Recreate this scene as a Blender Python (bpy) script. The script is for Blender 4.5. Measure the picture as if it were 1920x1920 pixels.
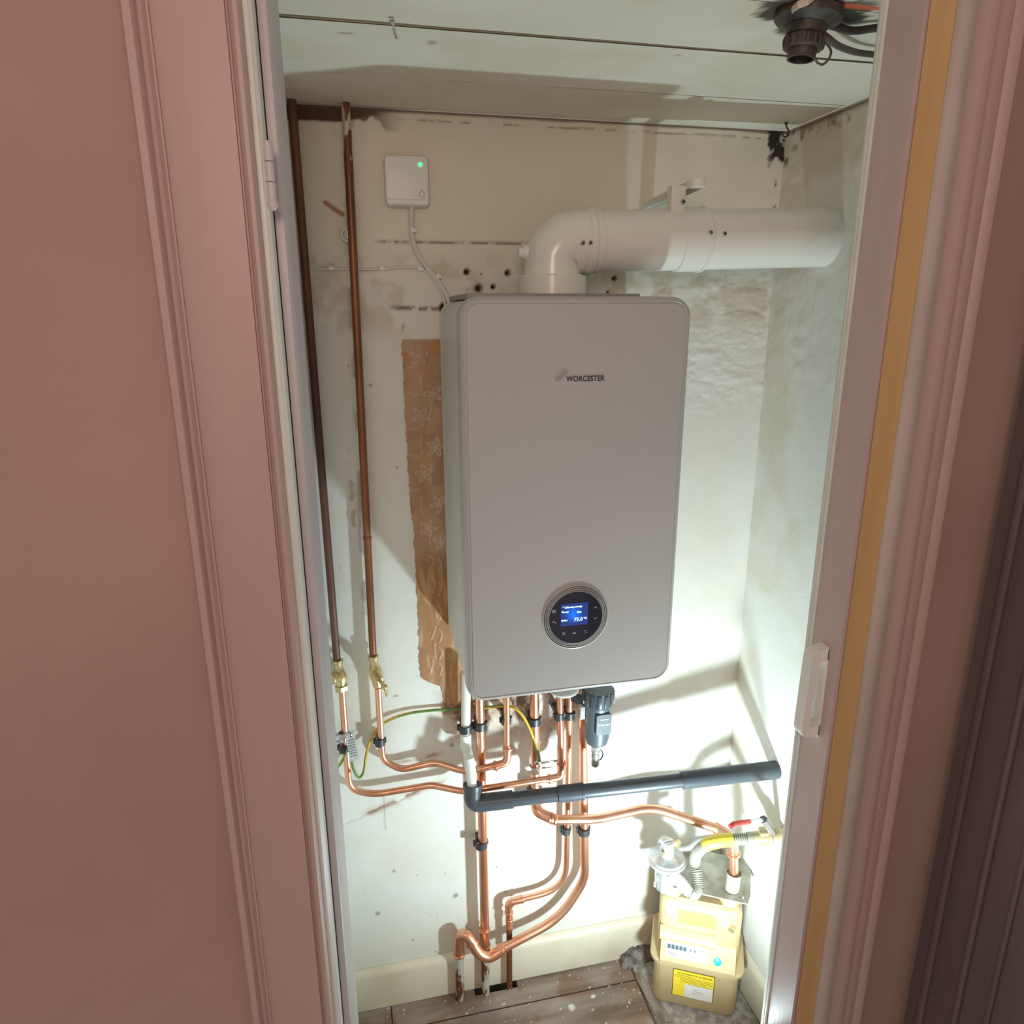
import bpy, bmesh, math, random
import numpy as np
from mathutils import Vector, Matrix
random.seed(7)
S = bpy.context.scene
COL = S.collection
for o in list(bpy.data.objects): bpy.data.objects.remove(o, do_unlink=True)

# ---------------------------------------------------------------- camera
# back wall of the cupboard is Y=0, X runs right along it, Z is up, floor Z=0 (metres)
CAMP = (-0.37255, -1.45697, 1.69165); PITCH, YAW, ROLL, FPX = 0.27089, 0.2189, -0.00353, 1334.37
def cam_axes():
    cp, sp, cy, sy = math.cos(PITCH), math.sin(PITCH), math.cos(YAW), math.sin(YAW)
    f = Vector((sy*cp, cy*cp, -sp)); r = Vector((cy, -sy, 0)); u = r.cross(f)
    c, s = math.cos(ROLL), math.sin(ROLL)
    return c*r+s*u, -s*r+c*u, f
AR, AU, AF = cam_axes()
cam = bpy.data.cameras.new('camera'); camo = bpy.data.objects.new('camera', cam); COL.objects.link(camo)
cam.sensor_fit = 'HORIZONTAL'; cam.sensor_width = 36; cam.lens = FPX/1920*36; cam.clip_start = .02
m = Matrix((AR, AU, -AF)).transposed().to_4x4(); m.translation = CAMP
camo.matrix_world = m; S.camera = camo

# ---------------------------------------------------------------- light
S.view_settings.view_transform = 'Standard'; S.view_settings.look = 'None'
S.view_settings.exposure = 0.22; S.view_settings.gamma = 1.0; S.view_settings.use_curve_mapping = False
w = bpy.data.worlds.new('hall_ambience'); S.world = w; w.use_nodes = True
w.node_tree.nodes['Background'].inputs[0].default_value = (1.0, .82, .72, 1)
w.node_tree.nodes['Background'].inputs[1].default_value = 0.32
def lamp(name, kind, loc, power, col, size, aim=None):
    l = bpy.data.lights.new(name, kind); l.energy = power; l.color = col
    if kind == 'AREA': l.shape = 'DISK'; l.size = size
    else: l.shadow_soft_size = size
    o = bpy.data.objects.new(name, l); COL.objects.link(o); o.location = loc
    if aim: o.rotation_euler = (Vector(aim)-Vector(loc)).to_track_quat('-Z', 'Y').to_euler()
    return o
lamp('work_lamp_light', 'AREA', (.232, -.53, .375), 8.8, (.75, .96, 1.0), .06, (.28, 0, .78))
lamp('hall_ceiling_light', 'POINT', (-.50, -1.95, 1.99), 20, (1.0, .73, .61), .2)

# ---------------------------------------------------------------- helpers
def px(u, v, Y):                # photograph pixel -> point on the plane Y
    d = AR*(u-960)+AU*(960-v)+AF*FPX; t = (Y-CAMP[1])/d.y
    return Vector(CAMP)+d*t
def pX(u, v, X):
    d = AR*(u-960)+AU*(960-v)+AF*FPX; t = (X-CAMP[0])/d.x
    return Vector(CAMP)+d*t
def pZ(u, v, Z):
    d = AR*(u-960)+AU*(960-v)+AF*FPX; t = (Z-CAMP[2])/d.z
    return Vector(CAMP)+d*t
def lin(r, g, b):
    f = lambda c: (c/255/12.92) if c/255 <= .04045 else ((c/255+.055)/1.055)**2.4
    return (f(r), f(g), f(b), 1)

MATS = {}
def mat(name, col, rough=.5, metal=0, var=None, scale=30, stretch=(1,1,1), bump=0, bscale=80, emit=None, estr=1, attr=False, coat=0, spec=None, lo=.4, hi=.62, detail=6):
    if name in MATS: return MATS[name]
    M = bpy.data.materials.new(name); M.use_nodes = True; MATS[name] = M
    N, L = M.node_tree.nodes, M.node_tree.links; b = N['Principled BSDF']
    b.inputs['Base Color'].default_value = col if len(col) == 4 else (*col, 1)
    b.inputs['Roughness'].default_value = rough; b.inputs['Metallic'].default_value = metal
    if coat: b.inputs['Coat Weight'].default_value = coat; b.inputs['Coat Roughness'].default_value = .1
    if spec is not None: b.inputs['Specular IOR Level'].default_value = spec
    tc = N.new('ShaderNodeTexCoord'); mp = N.new('ShaderNodeMapping'); mp.inputs['Scale'].default_value = stretch
    geo = N.new('ShaderNodeNewGeometry'); L.new(geo.outputs['Position'], mp.inputs[0])
    src = None
    if attr:
        a = N.new('ShaderNodeAttribute'); a.attribute_name = 'paint'; src = a.outputs['Color']
    if var:
        n = N.new('ShaderNodeTexNoise'); n.inputs['Scale'].default_value = scale; n.inputs['Detail'].default_value = detail
        L.new(mp.outputs[0], n.inputs['Vector'])
        r = N.new('ShaderNodeMapRange'); r.inputs[1].default_value = lo; r.inputs[2].default_value = hi
        L.new(n.outputs['Fac'], r.inputs[0])
        x = N.new('ShaderNodeMix'); x.data_type = 'RGBA'; L.new(r.outputs[0], x.inputs[0])
        if src is not None:
            x.blend_type = 'MULTIPLY'; L.new(src, x.inputs[6])
        else: x.inputs[6].default_value = col if len(col) == 4 else (*col, 1)
        x.inputs[7].default_value = var if len(var) == 4 else (*var, 1); src = x.outputs[2]
    if src is not None: L.new(src, b.inputs['Base Color'])
    if bump:
        n2 = N.new('ShaderNodeTexNoise'); n2.inputs['Scale'].default_value = bscale; n2.inputs['Detail'].default_value = 5
        L.new(mp.outputs[0], n2.inputs['Vector'])
        bp = N.new('ShaderNodeBump'); bp.inputs['Strength'].default_value = bump; bp.inputs['Distance'].default_value = .002
        L.new(n2.outputs['Fac'], bp.inputs['Height']); L.new(bp.outputs[0], b.inputs['Normal'])
    if emit: b.inputs['Emission Color'].default_value = (*emit[:3], 1); b.inputs['Emission Strength'].default_value = estr
    return M

class MB:
    def __init__(s): s.v = []; s.f = []; s.m = []
    def add(s, v, f, mi=0):
        k = len(s.v); s.v += [Vector(p) for p in v]; s.f += [tuple(i+k for i in q) for q in f]; s.m += [mi]*len(f); return s
    def box(s, lo, hi, r=0, seg=2, M=None, mi=0):
        bm = bmesh.new(); bmesh.ops.create_cube(bm, size=1)
        lo, hi = Vector(lo), Vector(hi); c = (lo+hi)/2; d = hi-lo
        for v in bm.verts: v.co = Vector((v.co.x*d.x+c.x, v.co.y*d.y+c.y, v.co.z*d.z+c.z))
        if r: bmesh.ops.bevel(bm, geom=bm.edges[:], offset=r, segments=seg, affect='EDGES', profile=.5)
        bm.verts.index_update()
        s.add([(M @ v.co if M else v.co.copy()) for v in bm.verts], [[v.index for v in f.verts] for f in bm.faces], mi); bm.free(); return s
    def lathe(s, a, axis, prof, n=24, mi=0, close=True, ph=0):
        a = Vector(a); ax = Vector(axis).normalized(); t = Vector((0, 0, 1)) if abs(ax.z) < .9 else Vector((1, 0, 0))
        e1 = ax.cross(t).normalized(); e2 = ax.cross(e1); v = []; f = []
        for (d, r) in prof:
            for k in range(n):
                q = 2*math.pi*k/n+ph; v.append(a+ax*d+(e1*math.cos(q)+e2*math.sin(q))*r)
        for i in range(len(prof)-1):
            for k in range(n):
                j = (k+1) % n; f.append((i*n+k, i*n+j, (i+1)*n+j, (i+1)*n+k))
        if close: f.append(tuple(range(n))[::-1]); f.append(tuple((len(prof)-1)*n+k for k in range(n)))
        return s.add(v, f, mi)
    def cyl(s, a, b, r, r2=None, n=20, mi=0, ph=0):
        a, b = Vector(a), Vector(b); L = (b-a).length
        return s.lathe(a, b-a, [(0, r), (L, r2 if r2 is not None else r)], n, mi, ph=ph)
    def sweep(s, pts, r, n=12, mi=None, caps=True, flat=None):
        pts = [Vector(p) for p in pts]; N = len(pts); T = []
        for i in range(N): T.append((pts[min(i+1, N-1)]-pts[max(i-1, 0)]).normalized())
        t = Vector((0, 1, 0)) if abs(T[0].y) < .9 else Vector((1, 0, 0)); e = T[0].cross(t).normalized(); v = []; f = []; mm = []
        for i in range(N):
            e = (e-T[i]*e.dot(T[i])).normalized(); g = T[i].cross(e); R = r[i] if isinstance(r, (list, tuple)) else r
            for k in range(n):
                q = 2*math.pi*k/n; v.append(pts[i]+e*math.cos(q)*R+g*math.sin(q)*R*(flat or 1))
        for i in range(N-1):
            for k in range(n): j = (k+1) % n; f.append((i*n+k, i*n+j, (i+1)*n+j, (i+1)*n+k)); mm.append(mi(i, k) if callable(mi) else (mi or 0))
        if caps: f.append(tuple(range(n))[::-1]); f.append(tuple((N-1)*n+k for k in range(n))); mm += [mm[0], mm[-1]]
        k0 = len(s.v); s.v += v; s.f += [tuple(i+k0 for i in q) for q in f]; s.m += mm; return s
    def sphere(s, c, r, n=12, mi=0, sc=(1,1,1)):
        c = Vector(c); v = []; f = []; h = n//2
        for i in range(h+1):
            a = math.pi*i/h
            for k in range(n):
                q = 2*math.pi*k/n; v.append(c+Vector((math.sin(a)*math.cos(q)*sc[0], math.sin(a)*math.sin(q)*sc[1], math.cos(a)*sc[2]))*r)
        for i in range(h):
            for k in range(n): j = (k+1) % n; f.append((i*n+k, (i+1)*n+k, (i+1)*n+j, i*n+j))
        return s.add(v, f, mi)
    def extrude_xy(s, poly, z0, z1, mi=0):
        n = len(poly); v = [(x, y, z0) for x, y in poly]+[(x, y, z1) for x, y in poly]
        f = [(i, (i+1) % n, n+(i+1) % n, n+i) for i in range(n)]+[tuple(range(n))[::-1], tuple(range(n, 2*n))]
        return s.add(v, f, mi)
    def prism(s, poly, a, b, mi=0):      # closed polygon of Vectors swept from offset a to offset b
        n = len(poly); a, b = Vector(a), Vector(b)
        v = [Vector(p)+a for p in poly]+[Vector(p)+b for p in poly]
        f = [(i, (i+1) % n, n+(i+1) % n, n+i) for i in range(n)]+[tuple(range(n))[::-1], tuple(range(n, 2*n))]
        return s.add(v, f, mi)
    def rrloft(s, w, h, r, prof, M, seg=8, mi=0, cap0=True, cap1=True):   # rounded rectangle (local x,z), prof=(inset, local y)
        v = []; f = []; n = 4*(seg+1)
        for ins, y in prof:
            W, H, R = w/2-ins, h/2-ins, max(r-ins, .0008)
            for (cx, cz, a0) in ((W-R, H-R, 0), (-W+R, H-R, 90), (-W+R, -H+R, 180), (W-R, -H+R, 270)):
                for k in range(seg+1):
                    a = math.radians(a0+90*k/seg); v.append(M @ Vector((cx+R*math.cos(a), y, cz+R*math.sin(a))))
        for i in range(len(prof)-1):
            for k in range(n): j = (k+1) % n; f.append((i*n+k, (i+1)*n+k, (i+1)*n+j, i*n+j))
        if cap0: f.append(tuple(range(n)))
        if cap1: f.append(tuple((len(prof)-1)*n+k for k in range(n))[::-1])
        return s.add(v, f, mi)

def fillet(pts, rad, seg=7):
    pts = [Vector(p) for p in pts]; out = [pts[0]]
    for i in range(1, len(pts)-1):
        p, a, b = pts[i], (pts[i-1]-pts[i]), (pts[i+1]-pts[i]); R = rad[i-1] if isinstance(rad, (list, tuple)) else rad
        ang = a.angle(b); d = min(R/max(math.tan(ang/2), 1e-3), a.length*.48, b.length*.48)
        q0, q1 = p+a.normalized()*d, p+b.normalized()*d
        for k in range(seg+1):
            t = k/seg; out.append(q0*(1-t)**2+p*2*t*(1-t)+q1*t*t)
    out.append(pts[-1]); return out
def resample(pts, step):
    pts = [Vector(p) for p in pts]; out = [pts[0]]; acc = 0
    for a, b in zip(pts, pts[1:]):
        L = (b-a).length
        if L < 1e-9: continue
        d = step-acc
        while d <= L: out.append(a+(b-a)*d/L); d += step
        acc = (acc+L) % step
    return out
def smooth_path(pts, n=8):
    pts = [Vector(p) for p in pts]; P = [pts[0]*2-pts[1]]+pts+[pts[-1]*2-pts[-2]]; out = []
    for i in range(1, len(P)-2):
        for k in range(n):
            t = k/n; a, b, c, d = P[i-1], P[i], P[i+1], P[i+2]
            out.append(.5*((2*b)+(c-a)*t+(2*a-5*b+4*c-d)*t*t+(3*b-a-3*c+d)*t**3))
    out.append(pts[-1]); return out

ORG = {}
def setp(o, label=None, cat=None, group=None, kind=None):
    if label: o['label'] = label
    if cat: o['category'] = cat
    if group: o['group'] = group
    if kind: o['kind'] = kind
    return o
def thing(name, loc, label, cat, group=None):
    o = bpy.data.objects.new(name, None); COL.objects.link(o); o.location = loc; o.empty_display_size = .02
    ORG[o.name] = Vector(loc); return setp(o, label, cat, group)
def make(name, mb, mats, parent=None, smooth=35, origin=None):
    if not isinstance(mats, (list, tuple)): mats = [mats]
    if parent is not None: org = ORG[parent.name]
    elif origin is not None: org = Vector(origin)
    else:
        xs = [p.x for p in mb.v]; ys = [p.y for p in mb.v]; zs = [p.z for p in mb.v]
        org = Vector(((min(xs)+max(xs))/2, (min(ys)+max(ys))/2, min(zs)))
    me = bpy.data.meshes.new(name); me.from_pydata([p-org for p in mb.v], [], mb.f)
    for q in mats: me.materials.append(q)
    me.polygons.foreach_set('material_index', mb.m)
    me.polygons.foreach_set('use_smooth', [bool(smooth)]*len(mb.f))
    bm = bmesh.new(); bm.from_mesh(me); bmesh.ops.recalc_face_normals(bm, faces=bm.faces); bm.to_mesh(me); bm.free()
    if smooth: me.set_sharp_from_angle(angle=math.radians(smooth))
    me.update()
    o = bpy.data.objects.new(name, me); COL.objects.link(o)
    if parent is not None: o.parent = parent; ORG[o.name] = org
    else: o.location = org; ORG[o.name] = org
    return o
def textmesh(s, size, M, extrude=.0003, align='LEFT', bold=0):
    c = bpy.data.curves.new('t', 'FONT'); c.body = s; c.size = size; c.extrude = extrude; c.align_x = align; c.offset = bold; c.resolution_u = 3
    o = bpy.data.objects.new('t', c); COL.objects.link(o); bpy.context.view_layer.update()
    me = bpy.data.meshes.new_from_object(o); mb = MB()
    mb.add([M @ v.co for v in me.vertices], [tuple(p.vertices) for p in me.polygons])
    bpy.data.objects.remove(o, do_unlink=True); bpy.data.curves.remove(c); bpy.data.meshes.remove(me); return mb

# ---- numpy noise for painted / dented sheets
def vnoise(x, y, sc, seed):
    r = np.random.RandomState(seed); G = r.rand(257, 257); x = x*sc+500; y = y*sc+500
    xi = np.floor(x).astype(int); yi = np.floor(y).astype(int); fx = x-xi; fy = y-yi
    fx = fx*fx*(3-2*fx); fy = fy*fy*(3-2*fy); g = lambda a, b: G[a % 257, b % 257]
    return (g(xi, yi)*(1-fx)+g(xi+1, yi)*fx)*(1-fy)+(g(xi, yi+1)*(1-fx)+g(xi+1, yi+1)*fx)*fy
def fbm(x, y, sc, seed, o=4):
    s = 0; a = .5
    for k in range(o): s = s+a*vnoise(x, y, sc*2**k, seed+k); a *= .5
    return s/(1-.5**o)
def sstep(a, b, x): t = np.clip((x-a)/(b-a), 0, 1); return t*t*(3-2*t)
def sheet(name, o, du, dv, lu, lv, step, nrm, disp, colf, material, parent=None, kind='structure'):
    nu, nv = max(2, int(lu/step)), max(2, int(lv/step)); a = np.linspace(0, lu, nu+1); b = np.linspace(0, lv, nv+1)
    A, B = np.meshgrid(a, b, indexing='ij'); A = A.ravel(); B = B.ravel()
    o, du, dv, nrm = map(lambda q: np.array(q, float), (o, du, dv, nrm))
    W = o+A[:, None]*du+B[:, None]*dv; d = disp(W) if disp else np.zeros(len(A)); C = colf(W)
    W = W+d[:, None]*nrm
    idx = np.arange((nu+1)*(nv+1)).reshape(nu+1, nv+1)
    F = np.stack([idx[:-1, :-1], idx[1:, :-1], idx[1:, 1:], idx[:-1, 1:]], -1).reshape(-1, 4)
    if np.dot(np.cross(du, dv), nrm) < 0: F = F[:, ::-1]
    org = ORG[parent.name] if parent is not None else Vector(o)
    me = bpy.data.meshes.new(name); me.vertices.add(len(W)); me.vertices.foreach_set('co', (W-np.array(org)).ravel())
    me.loops.add(F.size); me.loops.foreach_set('vertex_index', F.ravel()); me.polygons.add(len(F))
    me.polygons.foreach_set('loop_start', np.arange(len(F))*4); me.polygons.foreach_set('loop_total', np.full(len(F), 4))
    me.polygons.foreach_set('use_smooth', np.ones(len(F), bool)); me.update()
    at = me.color_attributes.new('paint', 'FLOAT_COLOR', 'POINT'); at.data.foreach_set('color', np.c_[np.clip(C, 0, 1), np.ones(len(C))].ravel())
    me.materials.append(material); ob = bpy.data.objects.new(name, me); COL.objects.link(ob)
    ORG[ob.name] = Vector(org)
    if parent is not None: ob.parent = parent
    else: ob.location = org
    if kind and parent is None: ob['kind'] = kind
    return ob

# ---------------------------------------------------------------- materials
WHITE = np.array(lin(228, 228, 222)[:3]); BEIGE = np.array(lin(230, 222, 204)[:3]); BROWN = np.array(lin(92, 58, 40)[:3])
RUST = np.array(lin(160, 108, 72)[:3]); DARK = np.array(lin(38, 30, 28)[:3]); GREYP = np.array(lin(150, 142, 135)[:3])
m_wall = mat('aged_white_wall_paint', (1,1,1), .62, var=(.95,.945,.93), scale=9, bump=.25, bscale=260, attr=True, lo=.35, hi=.7)
m_ceil = mat('painted_ceiling_boards', (1,1,1), .5, var=(.93,.92,.89), scale=6, bump=.15, bscale=120, stretch=(.25,1,1), attr=True)
m_floor = mat('worn_floorboards', (1,1,1), .75, var=(.62,.55,.48), scale=16, stretch=(.18,1.6,1), bump=.5, bscale=60, attr=True, lo=.38, hi=.66, detail=9)
m_skirt = mat('cream_skirting_paint', lin(222, 212, 190), .42, var=lin(206, 194, 168), scale=7, bump=.12, bscale=90, lo=.5, hi=.75)
m_hall = mat('pink_beige_hall_wall', lin(172, 143, 133), .75, var=lin(165, 136, 126), scale=3, bump=.25, bscale=420)
m_gloss = mat('white_gloss_woodwork', lin(186, 160, 153), .5, var=lin(180, 153, 147), scale=4, stretch=(3,3,.3), bump=.08, bscale=60)
m_gloss2 = mat('off_white_jamb_paint', lin(196, 188, 190), .45, var=lin(188, 180, 182), scale=6, stretch=(3,3,.4), bump=.1, bscale=90)
m_edge = mat('lamplit_edge_white', lin(222, 224, 218), .4, var=lin(212, 214, 208), scale=8, bump=.1)  # whiter than the jamb paint: lamplight on the edges put into the colour
m_pinkj = mat('pinkish_jamb_paint', lin(196, 174, 170), .4, var=lin(188, 166, 163), scale=6, stretch=(3,3,.4), bump=.1, bscale=90)
m_bead = mat('lit_bead_tone', lin(196, 184, 174), .45, var=lin(186, 174, 165), scale=8, bump=.1)  # pale tone stands in for light along the raised bead
m_yellow = mat('bounce_tinted_gloss', lin(206, 170, 118), .42, var=lin(194, 156, 106), scale=5, stretch=(4,4,.3), bump=.08, bscale=60)  # ochre is warm bounced light put into the paint colour
m_mauve = mat('shade_darkened_mauve', lin(112, 96, 98), .5, var=lin(100, 86, 88), scale=4, stretch=(3,3,.4), bump=.1, bscale=70)  # dark tone carries the shade of the lower right hall
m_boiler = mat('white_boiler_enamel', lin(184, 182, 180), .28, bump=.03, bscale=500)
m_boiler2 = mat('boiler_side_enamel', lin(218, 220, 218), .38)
m_grey = mat('grey_plastic', lin(150, 148, 146), .5)
m_flue = mat('white_flue_enamel', lin(232, 230, 222), .22)
m_screw = mat('zinc_screw', lin(176, 174, 168), .4, .4, var=lin(140, 138, 132), scale=300)
m_zinc = mat('zinc_plated_steel', lin(212, 215, 216), .32, .6, var=lin(184, 188, 190), scale=60)
m_tag = mat('stamped_aluminium_tag', lin(216, 219, 222), .4, .25, var=lin(190, 194, 198), scale=120)
m_black = mat('black_pipe_plastic', lin(70, 75, 82), .35)
m_clip = mat('black_clip_plastic', lin(52, 53, 58), .42)
m_copper = mat('bright_copper', lin(240, 184, 154), .3, .9, var=lin(226, 160, 126), scale=14, stretch=(1,1,.4))
m_oldcop = mat('tarnished_copper', lin(158, 102, 70), .42, .5, var=lin(108, 68, 48), scale=10, stretch=(1,1,.3), bump=.1, lo=.42, hi=.62)
m_paintcop = mat('paint_flaked_copper', lin(122, 72, 48), .5, .4, var=lin(206, 200, 188), scale=38, stretch=(1,1,.45), bump=.3, bscale=60, lo=.49, hi=.53)
m_oldcop2 = mat('dull_brown_copper', lin(122, 86, 70), .5, .35, var=lin(88, 60, 50), scale=9, stretch=(1,1,.3), bump=.1)
m_brass = mat('brass', lin(222, 204, 156), .34, .85, var=lin(198, 174, 120), scale=40)
m_whitep = mat('white_plastic', lin(232, 232, 228), .4)
m_cable = mat('grey_white_cable', lin(214, 212, 204), .5)
m_green = mat('green_insulation', lin(96, 138, 62), .5); m_yel = mat('yellow_insulation', lin(214, 176, 52), .5)
m_glass = mat('dark_display_glass', lin(40, 42, 54), .12, spec=.5)
m_chrome = mat('chrome', lin(210, 210, 210), .12, 1)
m_ink = mat('dark_print', lin(40, 36, 38), .5)
m_icon = mat('grey_icon_print', lin(176, 178, 186), .5, emit=lin(150, 152, 160), estr=.25)
m_scr = mat('blue_lit_screen', lin(10, 40, 130), .3)
m_scrt = mat('lit_screen_text', lin(200, 230, 255), .4, emit=(.45, .85, 1.0), estr=1.6)
m_led = mat('green_lit_led', lin(60, 255, 120), .3, emit=(.02, 1.0, .16), estr=4)
m_meter = mat('cream_meter_enamel', lin(196, 172, 130), .42, var=lin(188, 163, 120), scale=8, bump=.05)
m_meterw = mat('pale_meter_window', lin(244, 238, 222), .3)
m_ylab = mat('yellow_label', lin(244, 214, 60), .5); m_olab = mat('orange_label', lin(240, 186, 96), .5)
m_wlab = mat('white_sticker', lin(226, 218, 210), .5); m_cyan = mat('cyan_disc', lin(40, 190, 214), .4)
m_red = mat('red_lever_sleeve', lin(214, 44, 44), .4)
m_steelhose = mat('ribbed_steel_hose', lin(176, 172, 158), .38, .5); m_tape = mat('yellow_ptfe_tape', lin(222, 200, 70), .5, bump=.4, bscale=200)
m_grime = mat('dark_bakelite', lin(44, 36, 34), .5, var=lin(72, 62, 56), scale=60, bump=.2)
m_lint = mat('grey_dust_fluff', lin(140, 128, 126), .95, var=lin(96, 84, 80), scale=50, bump=1, bscale=240)
m_papr = mat('stripped_brown_wallpaper', (1,1,1), .55, var=(.86,.82,.78), scale=30, stretch=(1,1,.3), bump=.2, bscale=200, attr=True)
m_hole = mat('dark_cavity', lin(22, 18, 17), .9)

# ---------------------------------------------------------------- setting
XL, XR, ZC = -.478, .532, 2.052
def wallmix(C, c, a): return C*(1-a[:, None])+np.array(c)*a[:, None]
HOLES = [(875,510,.0062),(952,512,.0066),(898,541,.0085),(925,538,.005),(1152,522,.0052),(990,542,.004),(833,577,.010),(903,514,.002),(1140,548,.003),(955,1372,.003)]
DOTS = [(755,612,.004,.011),(694,722,.006,.004),(744,876,.005,.003),(653,686,.0016,.004),(749,690,.001,.002),(752,870,.001,.001),
        (744,960,.0014,.0014),(848,1397,.007,.006),(739,1634,.005,.006),(782,1641,.004,.004),(835,1637,.002,.004),(855,1679,.006,.006),(708,1713,.006,.007),
        (684,1672,.002,.002),(807,1715,.002,.002),(820,1717,.002,.002),(775,1762,.004,.004),(817,1784,.006,.004),(1007,1560,.002,.006),(931,1626,.003,.004),(924,1650,.0014,.006),
        (948,1672,.003,.004),(636,1065,.001,.002),(742,1305,.006,.002),(611,1330,.002,.01),(1310,745,.002,.002),(1290,628,.003,.003),(636,432,.002,.006)]
def back_disp(W):
    x, z = W[:, 0], W[:, 2]
    d = .0012*(fbm(x, z, 6, 3)-.5)+.0005*(fbm(x, z, 60, 5)-.5)
    rough = sstep(.17, .30, x)*sstep(1.44, 1.54, z)*(1-sstep(1.74, 1.80, z))
    d += rough*(.010*(np.abs(fbm(x*.45, z, 28, 11)-.5))-.0015+.0012*(fbm(x, z, 90, 17)-.5))
    band = sstep(1.685, 1.70, z)*(1-sstep(1.765, 1.785, z))*(1-sstep(.02, .1, x))
    d += band*(.005*(fbm(x*.6, z, 30, 21)-.35))
    low = np.exp(-((z-.86)/.10)**2)*sstep(-.24, -.15, x)*(1-sstep(.10, .17, x)); d += -low*.004*sstep(.45, .62, fbm(x, z, 22, 31))
    zc = .545+(.075)*(x+.46)/.22; d += -.004*np.exp(-((z-zc+.012*(fbm(x, z, 40, 8)-.5))/.004)**2)*sstep(-.47, -.44, x)*(1-sstep(-.25, -.2, x))
    d += -.004*np.exp(-((z-1.826-.002*x)/.0026)**2)*sstep(-.32, -.29, x)*(1-sstep(-.02, .0, x))
    for u, v, r in HOLES:
        p = px(u, v, 0); q = np.hypot(x-p.x, z-p.z); d += -.010*(1-sstep(r*.5, r*1.1, q))
    return d
def back_col(W):
    x, z = W[:, 0], W[:, 2]; n1 = fbm(x, z, 5, 40); n2 = fbm(x, z, 22, 44); n3 = fbm(x, z, 70, 47)
    C = np.tile(WHITE, (len(x), 1))
    C = wallmix(C, BEIGE, .85*sstep(1.70, 1.84, z+.06*(n1-.5)))  # discoloured upper board, with warm hall light mixed into its beige
    C = wallmix(C, lin(222, 216, 202)[:3], .5*sstep(.48, .72, n1))
    C = wallmix(C, lin(222, 216, 198)[:3], .55*(1-sstep(.12, .34, z)))
    C = wallmix(C, lin(190, 172, 146)[:3], .5*sstep(1.62, 1.70, z)*(1-sstep(1.78, 1.82, z))*sstep(.42, .62, n2))
    # bare plaster and rust around the boiler tails
    reg = np.exp(-((z-.87)/.13)**4)*sstep(-.25, -.17, x)*(1-sstep(.09, .16, x))
    C = wallmix(C, lin(196, 160, 132)[:3], .85*reg*sstep(.38, .54, n2))
    C = wallmix(C, RUST, .8*reg*sstep(.50, .62, fbm(x, z, 26, 52)))
    C = wallmix(C, BROWN, .75*reg*sstep(.56, .66, fbm(x, z, 44, 55)))
    # brown streak behind the left branch pipe
    p = px(800, 1418, 0); C = wallmix(C, RUST, .75*np.exp(-((z-p.z-.10*(x-p.x))/.006)**2)*np.exp(-((x-p.x)/.085)**4)*sstep(.36, .52, n2))
    p = px(1040, 1390, 0); C = wallmix(C, BROWN, .6*np.exp(-((x-p.x)/.018)**2-((z-p.z)/.06)**2)*sstep(.4, .55, n3))
    # rust edges beside the tall pipes
    for (u0, v0, u1, v1) in ((648, 215, 678, 980),):
        a, b = px(u0, v0, 0), px(u1, v1, 0); xx = a.x+(b.x-a.x)*(z-a.z)/(b.z-a.z)
        C = wallmix(C, lin(128, 96, 74)[:3], .55*np.exp(-((x-xx)/.007)**2)*sstep(.48, .6, n2)*sstep(1.0, 1.1, z))
    p = px(662, 950, 0); C = wallmix(C, lin(150, 128, 110)[:3], .6*np.exp(-((x-p.x)/.006)**2-((z-p.z)/.10)**2)*sstep(.5, .6, n3))
    # exposed timber line below the ceiling
    zt = 2.026+.012*(n2-.5)+.012*sstep(-.36, -.30, x); C = wallmix(C, BROWN*.8, sstep(0, .004, z-zt)*(1-sstep(-.33, -.25, x+.08*(n2-.5))))
    C = wallmix(C, BROWN, .9*sstep(.52, .60, n2+.25*np.clip((z-2.0)/.05, 0, 1)-.12)*sstep(2.0, 2.02, z)*(1-sstep(-.32, -.24, x)))
    C = wallmix(C, lin(110,84,66)[:3], .7*np.exp(-((z-2.037+.004*(n2-.5))/.0016)**2)*sstep(.40, .6, n3)*sstep(-.3, -.2, x))
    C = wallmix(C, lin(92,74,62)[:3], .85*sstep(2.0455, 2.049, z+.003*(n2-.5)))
    # dark crumbled corner, top right
    q = np.hypot((x-.527)*1.1, (z-2.035)*.9); C = wallmix(C, DARK, sstep(.42, .56, n3+.35*(1-q/.05)-.18)*(1-sstep(.03, .075, q)))
    C = wallmix(C, BROWN*.7, .9*np.exp(-((x-.520-.006*(n2-.5))/.0026)**2)*sstep(1.84, 1.87, z)*sstep(.44, .56, n3))
    # crack across the lower left
    zc = .545+(.075)*(x+.46)/.22-.012*(fbm(x, z, 40, 8)-.5); e = np.exp(-((z-zc)/.010)**2)*(1-sstep(-.25, -.2, x))
    C = wallmix(C, lin(196, 160, 138)[:3], .8*e*sstep(.42, .55, n2)); C = wallmix(C, lin(96,80,72)[:3], .75*np.exp(-((z-zc-.010*(n3-.5))/.0022)**2)*(1-sstep(-.25, -.2, x))*sstep(.44, .56, n2))
    # seams
    C = wallmix(C, DARK, .75*np.exp(-((z-1.826-.002*x)/.0022)**2)*sstep(-.32, -.29, x)*(1-sstep(-.02, .0, x))*sstep(.3, .5, n3))
    zb = 1.705+.012*(n2-.5); C = wallmix(C, BROWN, .85*np.exp(-((z-zb)/.004)**2)*sstep(-.30, -.27, x)*(1-sstep(-.17, -.15, x))*sstep(.4, .5, n3))
    C = wallmix(C, lin(120, 88, 66)[:3], .7*sstep(1.70, 1.705, z)*(1-sstep(1.735, 1.75, z))*sstep(-.24, -.16, x)*(1-sstep(-.03, .02, x))*sstep(.4, .55, n2))
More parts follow.
